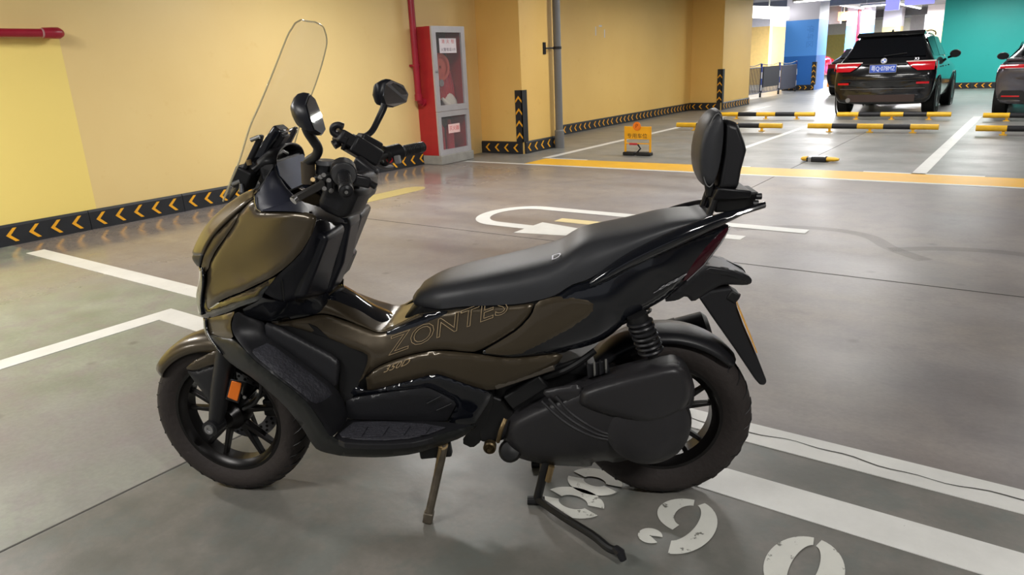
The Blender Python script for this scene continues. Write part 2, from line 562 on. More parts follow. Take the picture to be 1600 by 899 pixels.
digit(-0.712, [ring(-0.005, 0.055, 0.095, 0.09, 0.04, 0.058, 100, 262), ring(-0.005, 0.0, 0.098, 0.146, 0.042, 0.104, -78, 80, ox=-0.004, oy=0.018),
               ring(-0.062, -0.095, 0.036, 0.036, 0.002, 0.002, 20, 330)], 'white stencilled digit 9 behind the centre stand')
digit(-0.362, [ring(0, 0, 0.1, 0.148, 0.034, 0.112, 96, 264), ring(0, 0, 0.1, 0.148, 0.034, 0.112, -84, 84)], 'white stencilled digit 0 at the bottom edge')
digit(-0.008, [ring(0, 0, 0.1, 0.148, 0.034, 0.112, 96, 264), ring(0, 0, 0.1, 0.148, 0.034, 0.112, -84, 84)], 'white stencilled digit cut by the bottom edge')

struct(make('ceiling', box(-16, 14, -9, 70, 3.35, 3.5), M_ceil, smooth=False), 'dark grey concrete ceiling')
# ------------------------------------------------------------------ walls
wl = struct(make('wall_left', box(-7.75, -7.45, -9, 9.4, 0, 3.35), M_wall, smooth=False), 'long yellow painted wall on the left')
struct(make('wall_column_1', box(-8.3, -6.62, 9.4, 10.42, 0, 3.35), M_wall2, smooth=False), 'yellow wall pier with a chevron corner beside the grey pipe')
struct(make('wall_recess', box(-8.3, -7.66, 10.42, 18.62, 0, 3.35), M_wall2, smooth=False), 'yellow wall between two piers')
struct(make('wall_column_2', box(-8.3, -6.82, 18.62, 20.75, 0, 3.35), M_wall2, smooth=False), 'yellow wall pier at the end beside the barrier')
struct(make('wall_teal', J(box(-2.98, 12, 27.35, 27.7, 0, 3.35)), M_teal, smooth=False), 'teal painted wall behind the parked cars')
struct(make('wall_back_1', J(box(-16, -10.38, 34, 34.4, 0, 2.5), ), mat('back_wall_yellow', srgb(244, 206, 130), 0.6), smooth=False), 'yellow far wall beyond the barrier')
struct(make('wall_back_2', box(-16, -10.38, 34, 34.4, 2.5, 3.35), M_white_wall, smooth=False))
struct(make('wall_back_3', box(-10.9, -10.39, 34.4, 39, 0, 2.5), mat('back_wall_yellow_shaded', srgb(214, 172, 92), 0.6), smooth=False))  # return face of the same yellow wall, its shade put into the colour
struct(make('wall_back_4', box(-10.9, -10.39, 34.4, 39, 2.5, 3.35), M_white_wall, smooth=False))
struct(make('wall_back_5', box(-16, 12, 62, 62.4, 0, 3.35), mat('back_wall_pale', srgb(226, 222, 214), 0.6), smooth=False), 'pale wall at the far end')
struct(make('wall_back_6', box(-13, -8.8, 52, 52.3, 0, 2.3), mat('back_wall_lemon', srgb(236, 222, 130), 0.6), smooth=False), 'lemon yellow far wall')
struct(make('wall_right', box(12, 12.3, -9, 27.35, 0, 3.35), M_white_wall, smooth=False), 'pale wall far to the right')
# doorway frame next to the blue column
struct(make('door_1', J(box(-10.0, -9.86, 36.0, 36.1, 0, 2.2), box(-9.5, -9.36, 36.0, 36.1, 0, 2.2), box(-10.0, -9.36, 36.0, 36.1, 2.1, 2.25)), mat('door_frame', srgb(120, 96, 84), 0.5), smooth=False))

wr_ = bpy.data.objects['wall_recess']
for y0, y1, z0, z1 in ((13.57, 13.60, 1.86, 2.03), (13.72, 13.84, 2.03, 2.06), (13.94, 13.97, 1.82, 1.98)):
    make('tape_scrap', box(-7.661, -7.657, y0, y1, z0, z1), M_white_wall, wr_, smooth=False)
# ------------------------------------------------------------------ black and amber wall guards
plate_me = None
GL, GH, GT = 0.976, 0.19, 0.03
def chevron_mesh():
    # points along -u; plate frame: u along wall, w up, out = +n
    p = [(-0.045, 0.0), (0.02, 0.062), (0.052, 0.062), (-0.008, 0.0), (0.052, -0.062), (0.02, -0.062)]
    vf = prism(p, (0, 0.004, 0), ux=(1, 0, 0), uy=(0, 0, 1))
    me = bpy.data.meshes.new('chevron')
    me.from_pydata(vf[0], [], vf[1])
    me.materials.append(M_chev)
    return me
chev_me = chevron_mesh()
def guard_run(name, label, origin, ang, length, flip=False, start=0.0):
    """plates laid along local +x of a frame turned by ang; local -y faces the lane. Chevrons point to -x (or +x when flip)"""
    root = struct(empty(name, origin, ang), label)
    x = start
    while x < length - 0.02:
        x0, x1 = max(x, 0), min(x + GL, length)
        if x1 - x0 > 0.05:
            prof = [(0, 0), (-GT, 0), (-GT, GH - 0.02), (-GT + 0.012, GH), (0, GH)]
            pl = make('guard_plate', prism(prof, (x1 - x0 - 0.006, 0, 0), o=(x0 + 0.003, 0, 0), ux=(0, 1, 0), uy=(0, 0, 1)), M_kerb, root, smooth=False)
            for k in range(5):
                cx = x + 0.104 + 0.187 * k
                if x0 + 0.05 < cx < x1 - 0.04:
                    c = make('chevron', chev_me, None, pl)
                    c.location = (cx, -GT - 0.0035, 0.094)
                    if flip: c.scale = (-1, 1, 1)
        x += GL
    return root
# wall_left: local x = +Y of the world, lane side (+X) is local -y
guard_run('trim_1', 'black rubber wall guards with amber chevrons along the left yellow wall', (-7.45, -2.731, 0), PI / 2, 10.7)
guard_run('trim_2', 'chevron wall guards across the front of the near pier', (-7.45, 9.4, 0), 0, 0.86, start=-0.16)
guard_run('trim_3', 'chevron wall guards along the side of the near pier', (-6.62, 9.42, 0), PI / 2, 0.98, start=-0.01)
guard_run('trim_4', 'chevron wall guards along the recessed yellow wall', (-7.66, 10.42, 0), PI / 2, 8.2)
guard_run('trim_5', 'chevron wall guards across the far pier', (-7.66, 18.62, 0), 0, 0.82)
guard_run('trim_6', 'chevron wall guards on the side of the far pier', (-6.82, 18.64, 0), PI / 2, 2.1)
guard_run('trim_7', 'chevron wall guards along the foot of the teal wall', (-2.95, 27.35, 0), 0, 9)
# upright corner guards
def corner_guard(name, x, y, label, h=0.98):
    root = struct(empty(name, (x, y, 0)), label)
    pl = make('guard_plate', J(box(-0.115, 0.022, -0.03, -0.004, 0.19, h), box(0.002, 0.026, -0.03, 0.10, 0.19, h)), M_kerb, root, smooth=False)
    for k in range(4):
        c = make('chevron', chev_me, None, pl)
        c.location = (-0.048, -0.0335, 0.29 + k * 0.186)
        c.rotation_euler = (0, PI / 2, 0)
        c.scale = (1.1, 1, 0.95)
    return root
corner_guard('trim_8', -6.62, 9.4, 'upright black corner guard with amber arrows on the near pier')
corner_guard('trim_9', -6.82, 18.62, 'upright black corner guard with amber arrows on the far pier', 1.02)

# ------------------------------------------------------------------ ceiling lamps
M_tube = mat('lamp_tube_glow', srgb(255, 255, 255), 0.5, noise=0, emit=(1, 0.985, 0.95, 1), estr=9.0)
M_fix = mat('lamp_housing_white', srgb(225, 225, 222), 0.5)
lamp_house = lamp_tube = None
def ceiling_lamp(x, y, z=2.85, label=None, watts=None):
    root = tag(empty('ceiling_lamp', (x, y, z)), label, 'lamp', 'fluorescent lamps hanging from the ceiling')
    h = make('housing', prism([(-0.07, 0), (0.07, 0), (0.045, 0.06), (-0.045, 0.06)], (1.3, 0, 0), o=(-0.65, 0, 0), ux=(0, 1, 0), uy=(0, 0, 1)), M_fix, root, smooth=False)
    for hx in (-0.45, 0.45):
        make('hanger', tube([(hx, 0, 0.06), (hx, 0, 3.35 - z)], 0.006, 6), M_fix, root)
    for s in (-0.035, 0.035):
        make('tube', tube([(-0.6, s, -0.02), (0.6, s, -0.02)], 0.014, 10), M_tube, root)
    ld = bpy.data.lights.new('lamp_light', 'AREA')
    ld.shape = 'RECTANGLE'
    ld.size = 1.25
    ld.size_y = 0.16
    ld.energy = watts
    ld.color = (1.0, 0.975, 0.94)
    lo = bpy.data.objects.new('lamp_light', ld)
    C.objects.link(lo)
    lo.parent = root
    lo.location = (0, 0, -0.06)
    return root
for x, y, w, where in LAMPS:
    ceiling_lamp(x, y, label='white twin tube ceiling lamp ' + where, watts=w)

# ------------------------------------------------------------------ fire cabinet, pipes
M_grey_frame = mat('brushed_grey_frame', srgb(186, 184, 188), 0.35, metal=0.3)
M_cab_red = mat('cabinet_red', srgb(168, 38, 42), 0.45, noise=0.1)
M_cab_in = mat('cabinet_inside', srgb(70, 40, 36), 0.7)
M_pane = mat('cabinet_glass', (0.5, 0.52, 0.54, 1), 0.05, noise=0, alpha=0.10)
M_hose = mat('hose_red', srgb(168, 26, 44), 0.5)
M_sack = mat('canvas_white', srgb(206, 198, 186), 0.9, bump=0.4)
M_blk = mat('black_plastic', srgb(26, 26, 28), 0.5)
M_steel = mat('steel', srgb(170, 170, 172), 0.3, metal=0.9)
M_paper = mat('sticker_white', srgb(236, 228, 236), 0.6)
M_pinkp = mat('sticker_pink', srgb(244, 206, 204), 0.6)
M_redink = mat('ink_red', srgb(206, 50, 60), 0.6, noise=0)
M_darkink = mat('ink_dark', srgb(70, 50, 90), 0.6, noise=0)

plinth = tag(make('concrete_plinth', box(-7.45, -7.06, 7.93, 8.68, 0, 0.135), M_concrete, bevel=0.01), 'grey concrete plinth under the red fire hose cabinet', 'plinth')
cab = tag(empty('fire_hose_cabinet', (-7.45, 7.93, 0.136)), 'red fire hose cabinet with grey framed glass doors on the yellow wall', 'cabinet')
cy0, cy1, cz0, cz1, cxf = 0.0, 0.72, 0.0, 1.795, 0.34
t_ = 0.02
make('side_panel', box(0.002, cxf, cy0, cy0 + t_, cz0, cz1), M_cab_red, cab, smooth=False)
make('side_panel', box(0.002, cxf, cy1 - t_, cy1, cz0, cz1), M_cab_red, cab, smooth=False)
make('top_panel', box(0.002, cxf, cy0 + t_, cy1 - t_, cz1 - t_, cz1), M_cab_red, cab, smooth=False)
make('bottom_panel', box(0.002, cxf, cy0 + t_, cy1 - t_, cz0, cz0 + t_), M_cab_red, cab, smooth=False)
make('back_panel', box(0.002, 0.012, cy0 + t_, cy1 - t_, cz0 + t_, cz1 - t_), M_cab_in, cab, smooth=False)
make('shelf', box(0.012, cxf - 0.02, cy0 + t_, cy1 - t_, 0.60, 0.62), M_cab_red, cab, smooth=False)
def cab_door(z0, z1, name, w):
    d = make(name, J(box(cxf, cxf + 0.03, cy0, cy0 + w, z0, z1), box(cxf, cxf + 0.03, cy1 - w, cy1, z0, z1),
                     box(cxf, cxf + 0.03, cy0 + w, cy1 - w, z0, z0 + w), box(cxf, cxf + 0.03, cy0 + w, cy1 - w, z1 - w, z1)), M_grey_frame, cab, smooth=False)
    make('pane', box(cxf + 0.01, cxf + 0.016, cy0 + w, cy1 - w, z0 + w, z1 - w), M_pane, d, smooth=False)
    return d
d1 = cab_door(0.625, cz1, 'upper_door', 0.085)
d2 = cab_door(0.0, 0.62, 'lower_door', 0.075)
make('handle', tube([(cxf + 0.03, 0.04, 1.18), (cxf + 0.055, 0.04, 1.18)], 0.014, 10), M_steel, d1)
# the contents stand or hang inside
make('hose_reel', J(lathe([(-0.02, 0.02), (-0.02, 0.2), (0.02, 0.2), (0.02, 0.02)], (0.2, 0.3, 1.24), (1, 0, 0), 28),
                    lathe([(-0.06, 0.14), (-0.06, 0.19), (0.06, 0.19), (0.06, 0.14)], (0.18, 0.3, 1.24), (1, 0, 0), 28)), mat('reel_orange', srgb(196, 80, 62), 0.4), cab)
make('folded_hose', J(*[tube(cr([(0.16 + 0.03 * (k % 2), 0.2 + 0.045 * k, 1.18), (0.2, 0.2 + 0.045 * k, 0.95), (0.2, 0.22 + 0.045 * k, 0.78)], 4), 0.03, 8) for k in range(9)]), M_hose, cab)
make('valve', J(lathe([(0, 0.0), (0, 0.06), (0.03, 0.06), (0.03, 0.02), (0.08, 0.02), (0.08, 0.05), (0.1, 0.05), (0.1, 0)], (0.2, 0.22, 1.02), (1, 0, 0), 18)), M_steel, cab)
make('sack', loft([[(0.2 + 0.09 * s * math.cos(a) , 0.47 + 0.15 * s * math.sin(a), z) for a in np.linspace(0, 2 * PI, 15)[:-1]] for z, s in ((0.622, 0.9), (0.68, 1.05), (0.76, 0.95), (0.83, 0.6), (0.87, 0.25))]), M_sack, cab)
make('nozzle', tube([(0.27, 0.24, 0.80), (0.29, 0.34, 0.70)], [0.022, 0.05], 12), M_sack, cab)
for k, yy in enumerate((0.26, 0.47)):
    make('extinguisher', lathe([(0, 0), (0, 0.065), (0.34, 0.065), (0.4, 0.03), (0.46, 0.025), (0.47, 0)], (0.17, yy, 0.021), (0, 0, 1), 18), M_hose, cab)
fx = cxf + 0.0175
st1 = make('sticker', box(fx - 0.001, fx + 0.0015, 0.16, 0.53, 1.43, 1.63), M_paper, d1, smooth=False)
FY = lambda y, z: fr((fx + 0.0022, y, z), (0, 1, 0), (0, 0, 1))
make_t = text_mesh('lettering', '消  火  栓', 0.062, M_redink, FY(0.345, 1.585), d1, width=0.27)
text_mesh('lettering', '火警电话119', 0.05, M_darkink, FY(0.345, 1.475), d1, width=0.31)
st2 = make('sticker', box(fx - 0.001, fx + 0.0015, 0.23, 0.49, 0.30, 0.43), M_pinkp, d2, smooth=False)
text_mesh('lettering', '灭火器', 0.07, M_redink, FY(0.36, 0.365), d2, width=0.22)

def pipe_thing(name, label, cat, parts, m):
    root = tag(empty(name, parts[0][1]), label, cat)
    o = Vector(parts[0][1])
    for nm, p, vf, mm in parts:
        make(nm, ([tuple(Vector(v) - o) for v in vf[0]], vf[1]), mm or m, root)
    return root
rx, ry = -7.33, 7.83
pipe_thing('red_pipe', 'red water pipe running down into the side of the fire cabinet', 'pipe', [
    ('pipe', (rx, ry, 0.86), tube([(rx, ry, 3.35), (rx, ry, 0.98)] + [(rx, ry + 0.08 * (1 - math.cos(a)), 0.98 - 0.08 * math.sin(a)) for a in np.linspace(0.2, PI / 2, 6)] + [(rx, ry + 0.1, 0.9)], 0.046, 14), None),
    ('collar', None, tube([(rx, ry, 0.93), (rx, ry, 1.02)], 0.056, 14), None),
    ('coupling', None, tube([(rx, ry + 0.05, 0.9), (rx, ry + 0.1, 0.9)], 0.058, 14), None),
    ('bracket', None, J(tube([(rx, ry, 1.4), (rx, ry, 1.43)], 0.055, 14), box(-7.449, rx, ry - 0.015, ry + 0.015, 1.4, 1.43)), None)], M_red)
pipe_thing('red_pipe', 'red water pipe running level along the left wall, capped end', 'pipe', [
    ('pipe', (-7.34, 3.12, 1.82), tube([(-7.34, -4, 1.82), (-7.34, 3.12, 1.82)], 0.036, 14), None),
    ('joint_ring', None, tube([(-7.34, 3.035, 1.82), (-7.34, 3.05, 1.82)], 0.040, 14), mat('pipe_ring', srgb(196, 150, 150), 0.4)),
    ('elbow', None, J(tube([(-7.34, 3.05, 1.82), (-7.34, 3.13, 1.82), (-7.345, 3.18, 1.82), (-7.36, 3.21, 1.82)], [0.046, 0.05, 0.05, 0.035], 14), tube([(-7.34, 3.14, 1.82), (-7.449, 3.14, 1.82)], 0.045, 14)), None)], M_red)
gx, gy = -6.5, 10.27
pipe_thing('drain_pipe', 'grey drain pipe standing beside the yellow pier', 'pipe', [
    ('pipe', (gx, gy, 0.0), tube([(gx, gy, 0.0), (gx, gy, 3.35)], 0.062, 18), None),
    ('base_collar', None, tube([(gx, gy, 0.0), (gx, gy, 0.28), (gx, gy, 0.30)], [0.078, 0.078, 0.063], 18), None),
    ('clamp', None, J(tube([(gx, gy, 1.57), (gx, gy, 1.61)], 0.07, 18), tube([(gx, gy, 1.59), (gx - 0.1, gy - 0.19, 1.59)], 0.012, 8), box(gx - 0.119, gx - 0.105, gy - 0.24, gy - 0.17, 1.5, 1.68)), M_blk)], M_greypipe)

# ------------------------------------------------------------------ wheel stops
M_syel = mat('stop_yellow', srgb(240, 188, 48), 0.4, noise=0.1)
M_sblk = mat('stop_black', srgb(34, 34, 38), 0.45)
seg = {}
for i in range(5):
    vf = tube([(i * 0.4, 0, 0), (i * 0.4 + 0.4, 0, 0)], 0.045, 14)
    seg[i] = vf
def wheel_stop(x, y, label):
    root = tag(empty('wheel_stop', (x, y, 0)), label, 'wheel stop', 'striped wheel stops in the far bays')
    for i in range(5):
        o = make('bar_section', seg[i], M_sblk if i % 2 else M_syel, root)
        o.location.z = 0.1
    for k in (0.36, 1.0, 1.64):
        make('foot', J(box(k - 0.05, k + 0.05, -0.035, 0.035, 0, 0.012), box(k - 0.02, k + 0.02, -0.012, 0.012, 0.01, 0.07)), M_syel, root, smooth=False)
wheel_stop(-5.78, 13.42, 'black and yellow bar on the floor partly hidden by the scooter backrest')
wheel_stop(-5.86, 16.0, 'black and yellow bar on the floor nearest the far yellow pier')
wheel_stop(-3.345, 13.45, 'black and yellow bar on the floor, the nearer one behind the black car')
wheel_stop(-3.42, 15.98, 'black and yellow bar on the floor right at the black car')
wheel_stop(-0.83, 13.3, 'black and yellow bar on the floor cut by the right edge, nearer one')
wheel_stop(-0.90, 15.75, 'black and yellow bar on the floor right at the grey car')

# ------------------------------------------------------------------ parking locks
M_lock = mat('lock_sign_yellow', srgb(250, 180, 30), 0.4)
M_orange = mat('lock_orange', srgb(244, 130, 30), 0.4)
lk = tag(empty('parking_lock', (-4.785, 9.7, 0)), 'raised parking lock with a yellow sign board in front of the yellow band', 'parking lock')
make('base', J(box(-0.22, -0.03, -0.06, 0.06, 0, 0.05), box(0.0, 0.22, -0.06, 0.06, 0, 0.05)), M_blk, lk, bevel=0.012)
for s in (-0.2, 0.2):
    make('post', box(s - 0.014, s + 0.014, -0.012, 0.012, 0.045, 0.42), M_lock, lk, bevel=0.004)
sg = make('sign_board', box(-0.21, 0.21, -0.022, -0.012, 0.235, 0.42), M_lock, lk, bevel=0.006)
text_mesh('lettering', '专用车位', 0.075, M_blk, fr((0, -0.0235, 0.28), (1, 0, 0), (0, 0, 1)), sg, width=0.32)
rd = make('round_sign', lathe([(0, 0), (0, 0.062), (0.012, 0.062), (0.012, 0)], (0, -0.037, 0.425), (0, 1, 0), 24), M_orange, lk)
text_mesh('lettering', 'P', 0.085, mat('lock_letter', srgb(150, 50, 10), 0.5), fr((0.0, -0.0385, 0.425), (1, 0, 0), (0, 0, 1)), rd)
make('crossbar', box(-0.19, 0.19, -0.006, 0.006, 0.165, 0.18), M_lock, lk, smooth=False)
make('red_bar', box(-0.13, 0.0, -0.02, -0.006, 0.15, 0.18), mat('lock_red', srgb(196, 50, 60), 0.45), lk, bevel=0.004)
make('strut', tube([(0.0, 0, 0.16), (0.045, 0, 0.1), (-0.02, 0, 0.03)], 0.013, 8), M_blk, lk)
fl = tag(empty('parking_lock', (-2.25, 9.74, 0)), 'flat folded parking lock lying on the floor near the yellow band', 'parking lock')
make('body', box(-0.15, 0.09, -0.07, 0.07, 0, 0.055), M_sblk, fl, bevel=0.012)
make('cover_plate', box(-0.09, 0.08, -0.06, 0.06, 0.0555, 0.068), M_steel, fl, bevel=0.004)
make('end_cap', loft([[(x, 0.06 * s * math.cos(a), 0.032 + 0.03 * s * math.sin(a)) for a in np.linspace(0, 2 * PI, 13)[:-1]] for x, s in ((-0.15, 1), (-0.2, 0.95), (-0.225, 0.5))]), M_syel, fl)
make('end_cap', loft([[(x, 0.06 * s * math.cos(a), 0.032 + 0.03 * s * math.sin(a)) for a in np.linspace(0, 2 * PI, 13)[:-1]] for x, s in ((0.09, 1), (0.18, 0.95), (0.23, 0.5))]), M_syel, fl)
make('band', box(-0.125, -0.09, -0.072, 0.072, 0, 0.057), M_steel, fl, smooth=False)

# ------------------------------------------------------------------ barrier fence
M_fdark = mat('barrier_navy', srgb(56, 62, 84), 0.5)
M_fblue = mat('barrier_blue', srgb(40, 70, 150), 0.45)
M_fwhite = mat('barrier_white', srgb(210, 214, 222), 0.45)
M_fmesh = mat('barrier_board', srgb(42, 44, 52), 0.7)
ps = [(-7.6, 20.95), (-7.62, 22.6), (-7.58, 24.25), (-7.5, 25.95), (-7.38, 27.55)]
names = ['navy barrier panel of upright bars beside the far pier', 'navy barrier panel of upright bars left of the dark board',
         'navy barrier panel covered by a dark board', 'navy barrier panel next to the blue column']
for i in range(4):
    a, b = Vector((*ps[i], 0)), Vector((*ps[i + 1], 0))
    d = b - a
    root = tag(empty('barrier_panel', a, math.atan2(d.y, d.x)), names[i], 'barrier', 'barrier panels at the end of the yellow wall')
    Ln = d.length - 0.09
    make('frame', J(tube([(0.045, 0, 0.14), (Ln, 0, 0.14)], 0.016, 8), tube([(0.045, 0, 0.93), (Ln, 0, 0.93)], 0.016, 8), tube([(0.045, 0, 0.14), (0.045, 0, 0.93)], 0.016, 8), tube([(Ln, 0, 0.14), (Ln, 0, 0.93)], 0.016, 8)), M_fdark, root)
    tag(make('bars', J(*[tube([(x, 0, 0.14), (x, 0, 0.93)], 0.01, 6) for x in np.arange(0.12, Ln, 0.075)]), M_fdark, root), kind='stuff')
    if i == 2:
        make('board', box(0.08, Ln - 0.03, -0.035, -0.02, 0.3, 0.95), M_fmesh, root, smooth=False)
    if i == 3:
        make('board', box(0.06, Ln, -0.03, -0.02, 0.16, 0.92), M_fdark, root, smooth=False)
    for x0 in ([Ln + 0.045]):
        for k, (z0, z1) in enumerate(((0, 0.2), (0.2, 0.38), (0.38, 0.58), (0.58, 0.78), (0.78, 1.04))):
            make('post', tube([(x0, 0, z0), (x0, 0, z1)], 0.034, 10), [M_fmesh, M_fwhite, M_fblue, M_fwhite, M_fblue][k], root)
    make('rope', tube(cr([(0, 0, 1.03), (Ln * 0.33, 0, 0.99), (Ln * 0.66, 0, 0.99), (Ln + 0.04, 0, 1.05)], 4), 0.014, 6), M_sblk, root)

# ------------------------------------------------------------------ painted columns of the far hall
def band_mat(name, bands, rough=0.5):
    m = bpy.data.materials.new(name)
    m.use_nodes = True
    nt = m.node_tree
    b = nt.nodes['Principled BSDF']
    b.inputs['Roughness'].default_value = rough
    tc = nt.nodes.new('ShaderNodeTexCoord')
    sp = nt.nodes.new('ShaderNodeSeparateXYZ')
    nt.links.new(tc.outputs['Object'], sp.inputs[0])
    prev = None
    for z, col in bands:
        if prev is None:
            prev = col
            continue
        g = nt.nodes.new('ShaderNodeMath'); g.operation = 'GREATER_THAN'; g.inputs[1].default_value = z
        nt.links.new(sp.outputs['Z'], g.inputs[0])
        mx = nt.nodes.new('ShaderNodeMix'); mx.data_type = 'RGBA'
        nt.links.new(g.outputs[0], mx.inputs['Factor'])
        if isinstance(prev, tuple): mx.inputs[6].default_value = prev
        else: nt.links.new(prev, mx.inputs[6])
        mx.inputs[7].default_value = col
        prev = mx.outputs[2]
    nt.links.new(prev, b.inputs['Base Color'])
    return m
WHT = srgb(226, 224, 240)
M_bluecol = band_mat('blue_column_paint', [(0, srgb(40, 112, 200)), (1.2, srgb(84, 160, 250)), (2.43, WHT)])
struct(make('wall_column_3', box(-8.06, -6.92, 28.25, 29.6, 0, 3.35), M_bluecol, smooth=False), 'square column painted blue below and white above beside the barrier')
guard_run('trim_10', 'chevron guards around the foot of the blue column', (-8.06, 28.25, 0), 0, 1.14, flip=True)
corner_guard('trim_11', -6.92, 28.25, 'upright black corner guard on the blue column', 0.98)
text_mesh('faded_marking', '停车区', 0.26, mat('blue_dark_print', srgb(72, 144, 234), 0.5, noise=0), fr((-7.2, 28.248, 1.85), (0, 0, -1), (1, 0, 0)), bpy.data.objects['wall_column_3'])
struct(make('wall_column_4', box(-8.5, -7.42, 40, 41, 0, 3.35), band_mat('blue_column_far', [(0, srgb(196, 70, 140)), (1.3, srgb(84, 160, 250)), (2.47, WHT)]), smooth=False), 'farther blue and white column with a red pipe')
struct(make('wall_column_5', box(-7.74, -6.87, 45, 46, 0, 3.35), band_mat('cream_column', [(0, srgb(240, 220, 160)), (2.42, WHT)]), smooth=False), 'white column with a yellow lower half behind the black car')
struct(make('wall_column_6', box(-7.2, -6.47, 50.5, 51.2, 0, 3.35), M_white_wall, smooth=False), 'plain white far column')
struct(make('wall_column_7', box(-5.68, -4.83, 45, 46.5, 0, 3.35), band_mat('ochre_column', [(0, srgb(228, 190, 120)), (2.52, srgb(226, 214, 210))]), smooth=False), 'white and ochre column next to the teal wall')
tag(make('red_pipe', tube([(-7.93, 39.9, 0), (-7.93, 39.9, 3.35)], 0.07, 10), M_red), 'dark red pipe standing against the farther blue column', 'pipe')
# lit boxes and signs
M_glow = mat('light_box_glow', srgb(255, 255, 255), 0.5, noise=0, emit=(1, 0.98, 0.9, 1), estr=3.0)
M_purple = mat('sign_violet_glow', srgb(150, 150, 240), 0.5, noise=0, emit=srgb(150, 148, 236), estr=0.75)
M_osign = mat('sign_orange', srgb(232, 140, 90), 0.5, noise=0, emit=srgb(240, 150, 100), estr=0.9)
lb = tag(empty('light_box', (-8.0, 26, 2.45)), 'long glowing white light box hanging before the blue column', 'lamp')
make('glow_panel', loft([[(-0.12 + dx, -2.0, 0.02), (0.0 + dx, -2.0, 0.02), (0.0 + dx, -2.0, 0.36), (-0.12 + dx, -2.0, 0.36)] if k == 0 else [(-0.05, 2.0, 0.02), (0.1, 2.0, 0.02), (0.1, 2.0, 0.44), (-0.05, 2.0, 0.44)] for k, dx in enumerate((0, 0))]), M_glow, lb, smooth=False)
make('hanger', tube([(0, 0, 0.38), (0, 0, 0.9)], 0.02, 8), M_fix, lb)
def hang_sign(x0, x1, y, z0, z1, m, label, text=None, tm=None):
    r_ = tag(empty('hanging_sign', ((x0 + x1) / 2, y, z0)), label, 'sign')
    w = (x1 - x0) / 2
    b_ = make('board', box(-w, w, -0.06, 0.06, 0, z1 - z0), m, r_, smooth=False)
    make('hanger', tube([(0, 0, z1 - z0), (0, 0, 3.35 - z0)], 0.02, 8), M_fix, r_)
    if text:
        text_mesh('lettering', text, (z1 - z0) * 0.9, tm, fr((0, -0.063, (z1 - z0) / 2), (1, 0, 0), (0, 0, 1)), b_)
hang_sign(-5.12, -4.68, 30, 2.61, 3.0, M_purple, 'small square violet sign above the black car roof')
hang_sign(-4.22, -3.37, 28.0, 2.64, 3.0, M_purple, 'wide violet sign left of the teal wall')
hang_sign(-8.53, -8.05, 38.3, 2.66, 3.05, M_osign, 'orange lit sign with the letter C', 'C', mat('sign_letter_white', srgb(250, 240, 230), 0.5, noise=0, emit=(1, 0.95, 0.9, 1), estr=1.0))
struct(make('trim_12', box(-12, -8.5, 38.6, 38.9, 2.55, 3.35), M_ceil, smooth=False), 'dark beam behind the orange sign')
struct(make('trim_13', J(box(-16, 12, 31.5, 31.9, 3.0, 3.35), box(-16, 12, 47, 47.4, 3.0, 3.35)), M_ceil, smooth=False), 'ceiling beams of the far hall')
lw = mat('far_lamp_glow', srgb(255, 255, 255), 0.5, noise=0, emit=(1, 0.99, 0.97, 1), estr=2.5)
for i, (x, y0, y1, z) in enumerate(((-7.75, 31.95, 39.6, 3.2), (-5.9, 33, 44, 3.2), (-3.9, 32, 46, 3.2), (-6.2, 51.5, 60, 3.2))):
    l_ = tag(empty('strip_lamp', (x, y0, z)), ['long strip lamp running past the orange sign', 'long strip lamp above the farther blue column', 'long strip lamp beside the teal wall', 'strip lamp deepest in the far hall'][i], 'lamp')
    make('glow_tube', box(-0.05, 0.05, 0, y1 - y0, -0.04, 0), lw, l_, smooth=False)
    make('housing', box(-0.07, 0.07, 0, y1 - y0, 0.001, 3.345 - z), M_fix, l_, smooth=False)
    ld = bpy.data.lights.new('strip_light', 'AREA'); ld.shape = 'RECTANGLE'; ld.size = 0.2; ld.size_y = y1 - y0; ld.energy = 900
    lo = bpy.data.objects.new('strip_light', ld); C.objects.link(lo); lo.parent = l_; lo.location = (0, (y1 - y0) / 2, -0.06)
bo = tag(empty('bollard', (-6.95, 30.6, 0)), 'orange and white striped bollard beside the blue column', 'bollard')
for k in range(4):
    make('band', tube([(0, 0, k * 0.19), (0, 0, k * 0.19 + 0.19)], [0.075 - k * 0.006, 0.07 - k * 0.006], 12), M_orange if k % 2 == 0 else M_fwhite, bo)
make('cap', tube([(0, 0, 0.76), (0, 0, 0.8)], [0.05, 0.02], 12), M_orange, bo)

# ------------------------------------------------------------------ parked cars
M_carblk = mat('car_paint_black', srgb(14, 15, 18), 0.16, noise=0.02, coat=0.9)
M_cargrey = mat('car_paint_grey', srgb(92, 90, 98), 0.25, metal=0.6, noise=0.02, coat=0.7)
M_carred = mat('car_paint_red', srgb(190, 30, 44), 0.2, noise=0.02, coat=0.8)
M_carglass = mat('car_glass_dark', srgb(12, 14, 18), 0.06, noise=0, coat=0.5)
M_lamp_red = mat('car_lamp_red', srgb(190, 16, 30), 0.15, noise=0.05, coat=0.8)
M_lamp_white = mat('car_lamp_clear', srgb(232, 214, 208), 0.2, noise=0, coat=0.8)
M_cartrim = mat('car_trim_dark', srgb(20, 20, 22), 0.5)
M_under = mat('car_diffuser', srgb(58, 44, 40), 0.5)
M_pblue = mat('plate_blue', srgb(60, 92, 190), 0.4, noise=0.03)
M_pwhite = mat('plate_white', srgb(226, 232, 244), 0.5, noise=0)
M_ctyre = mat('car_tyre', srgb(22, 22, 23), 0.7)
M_alloy = mat('car_alloy', srgb(150, 150, 154), 0.3, metal=0.9)

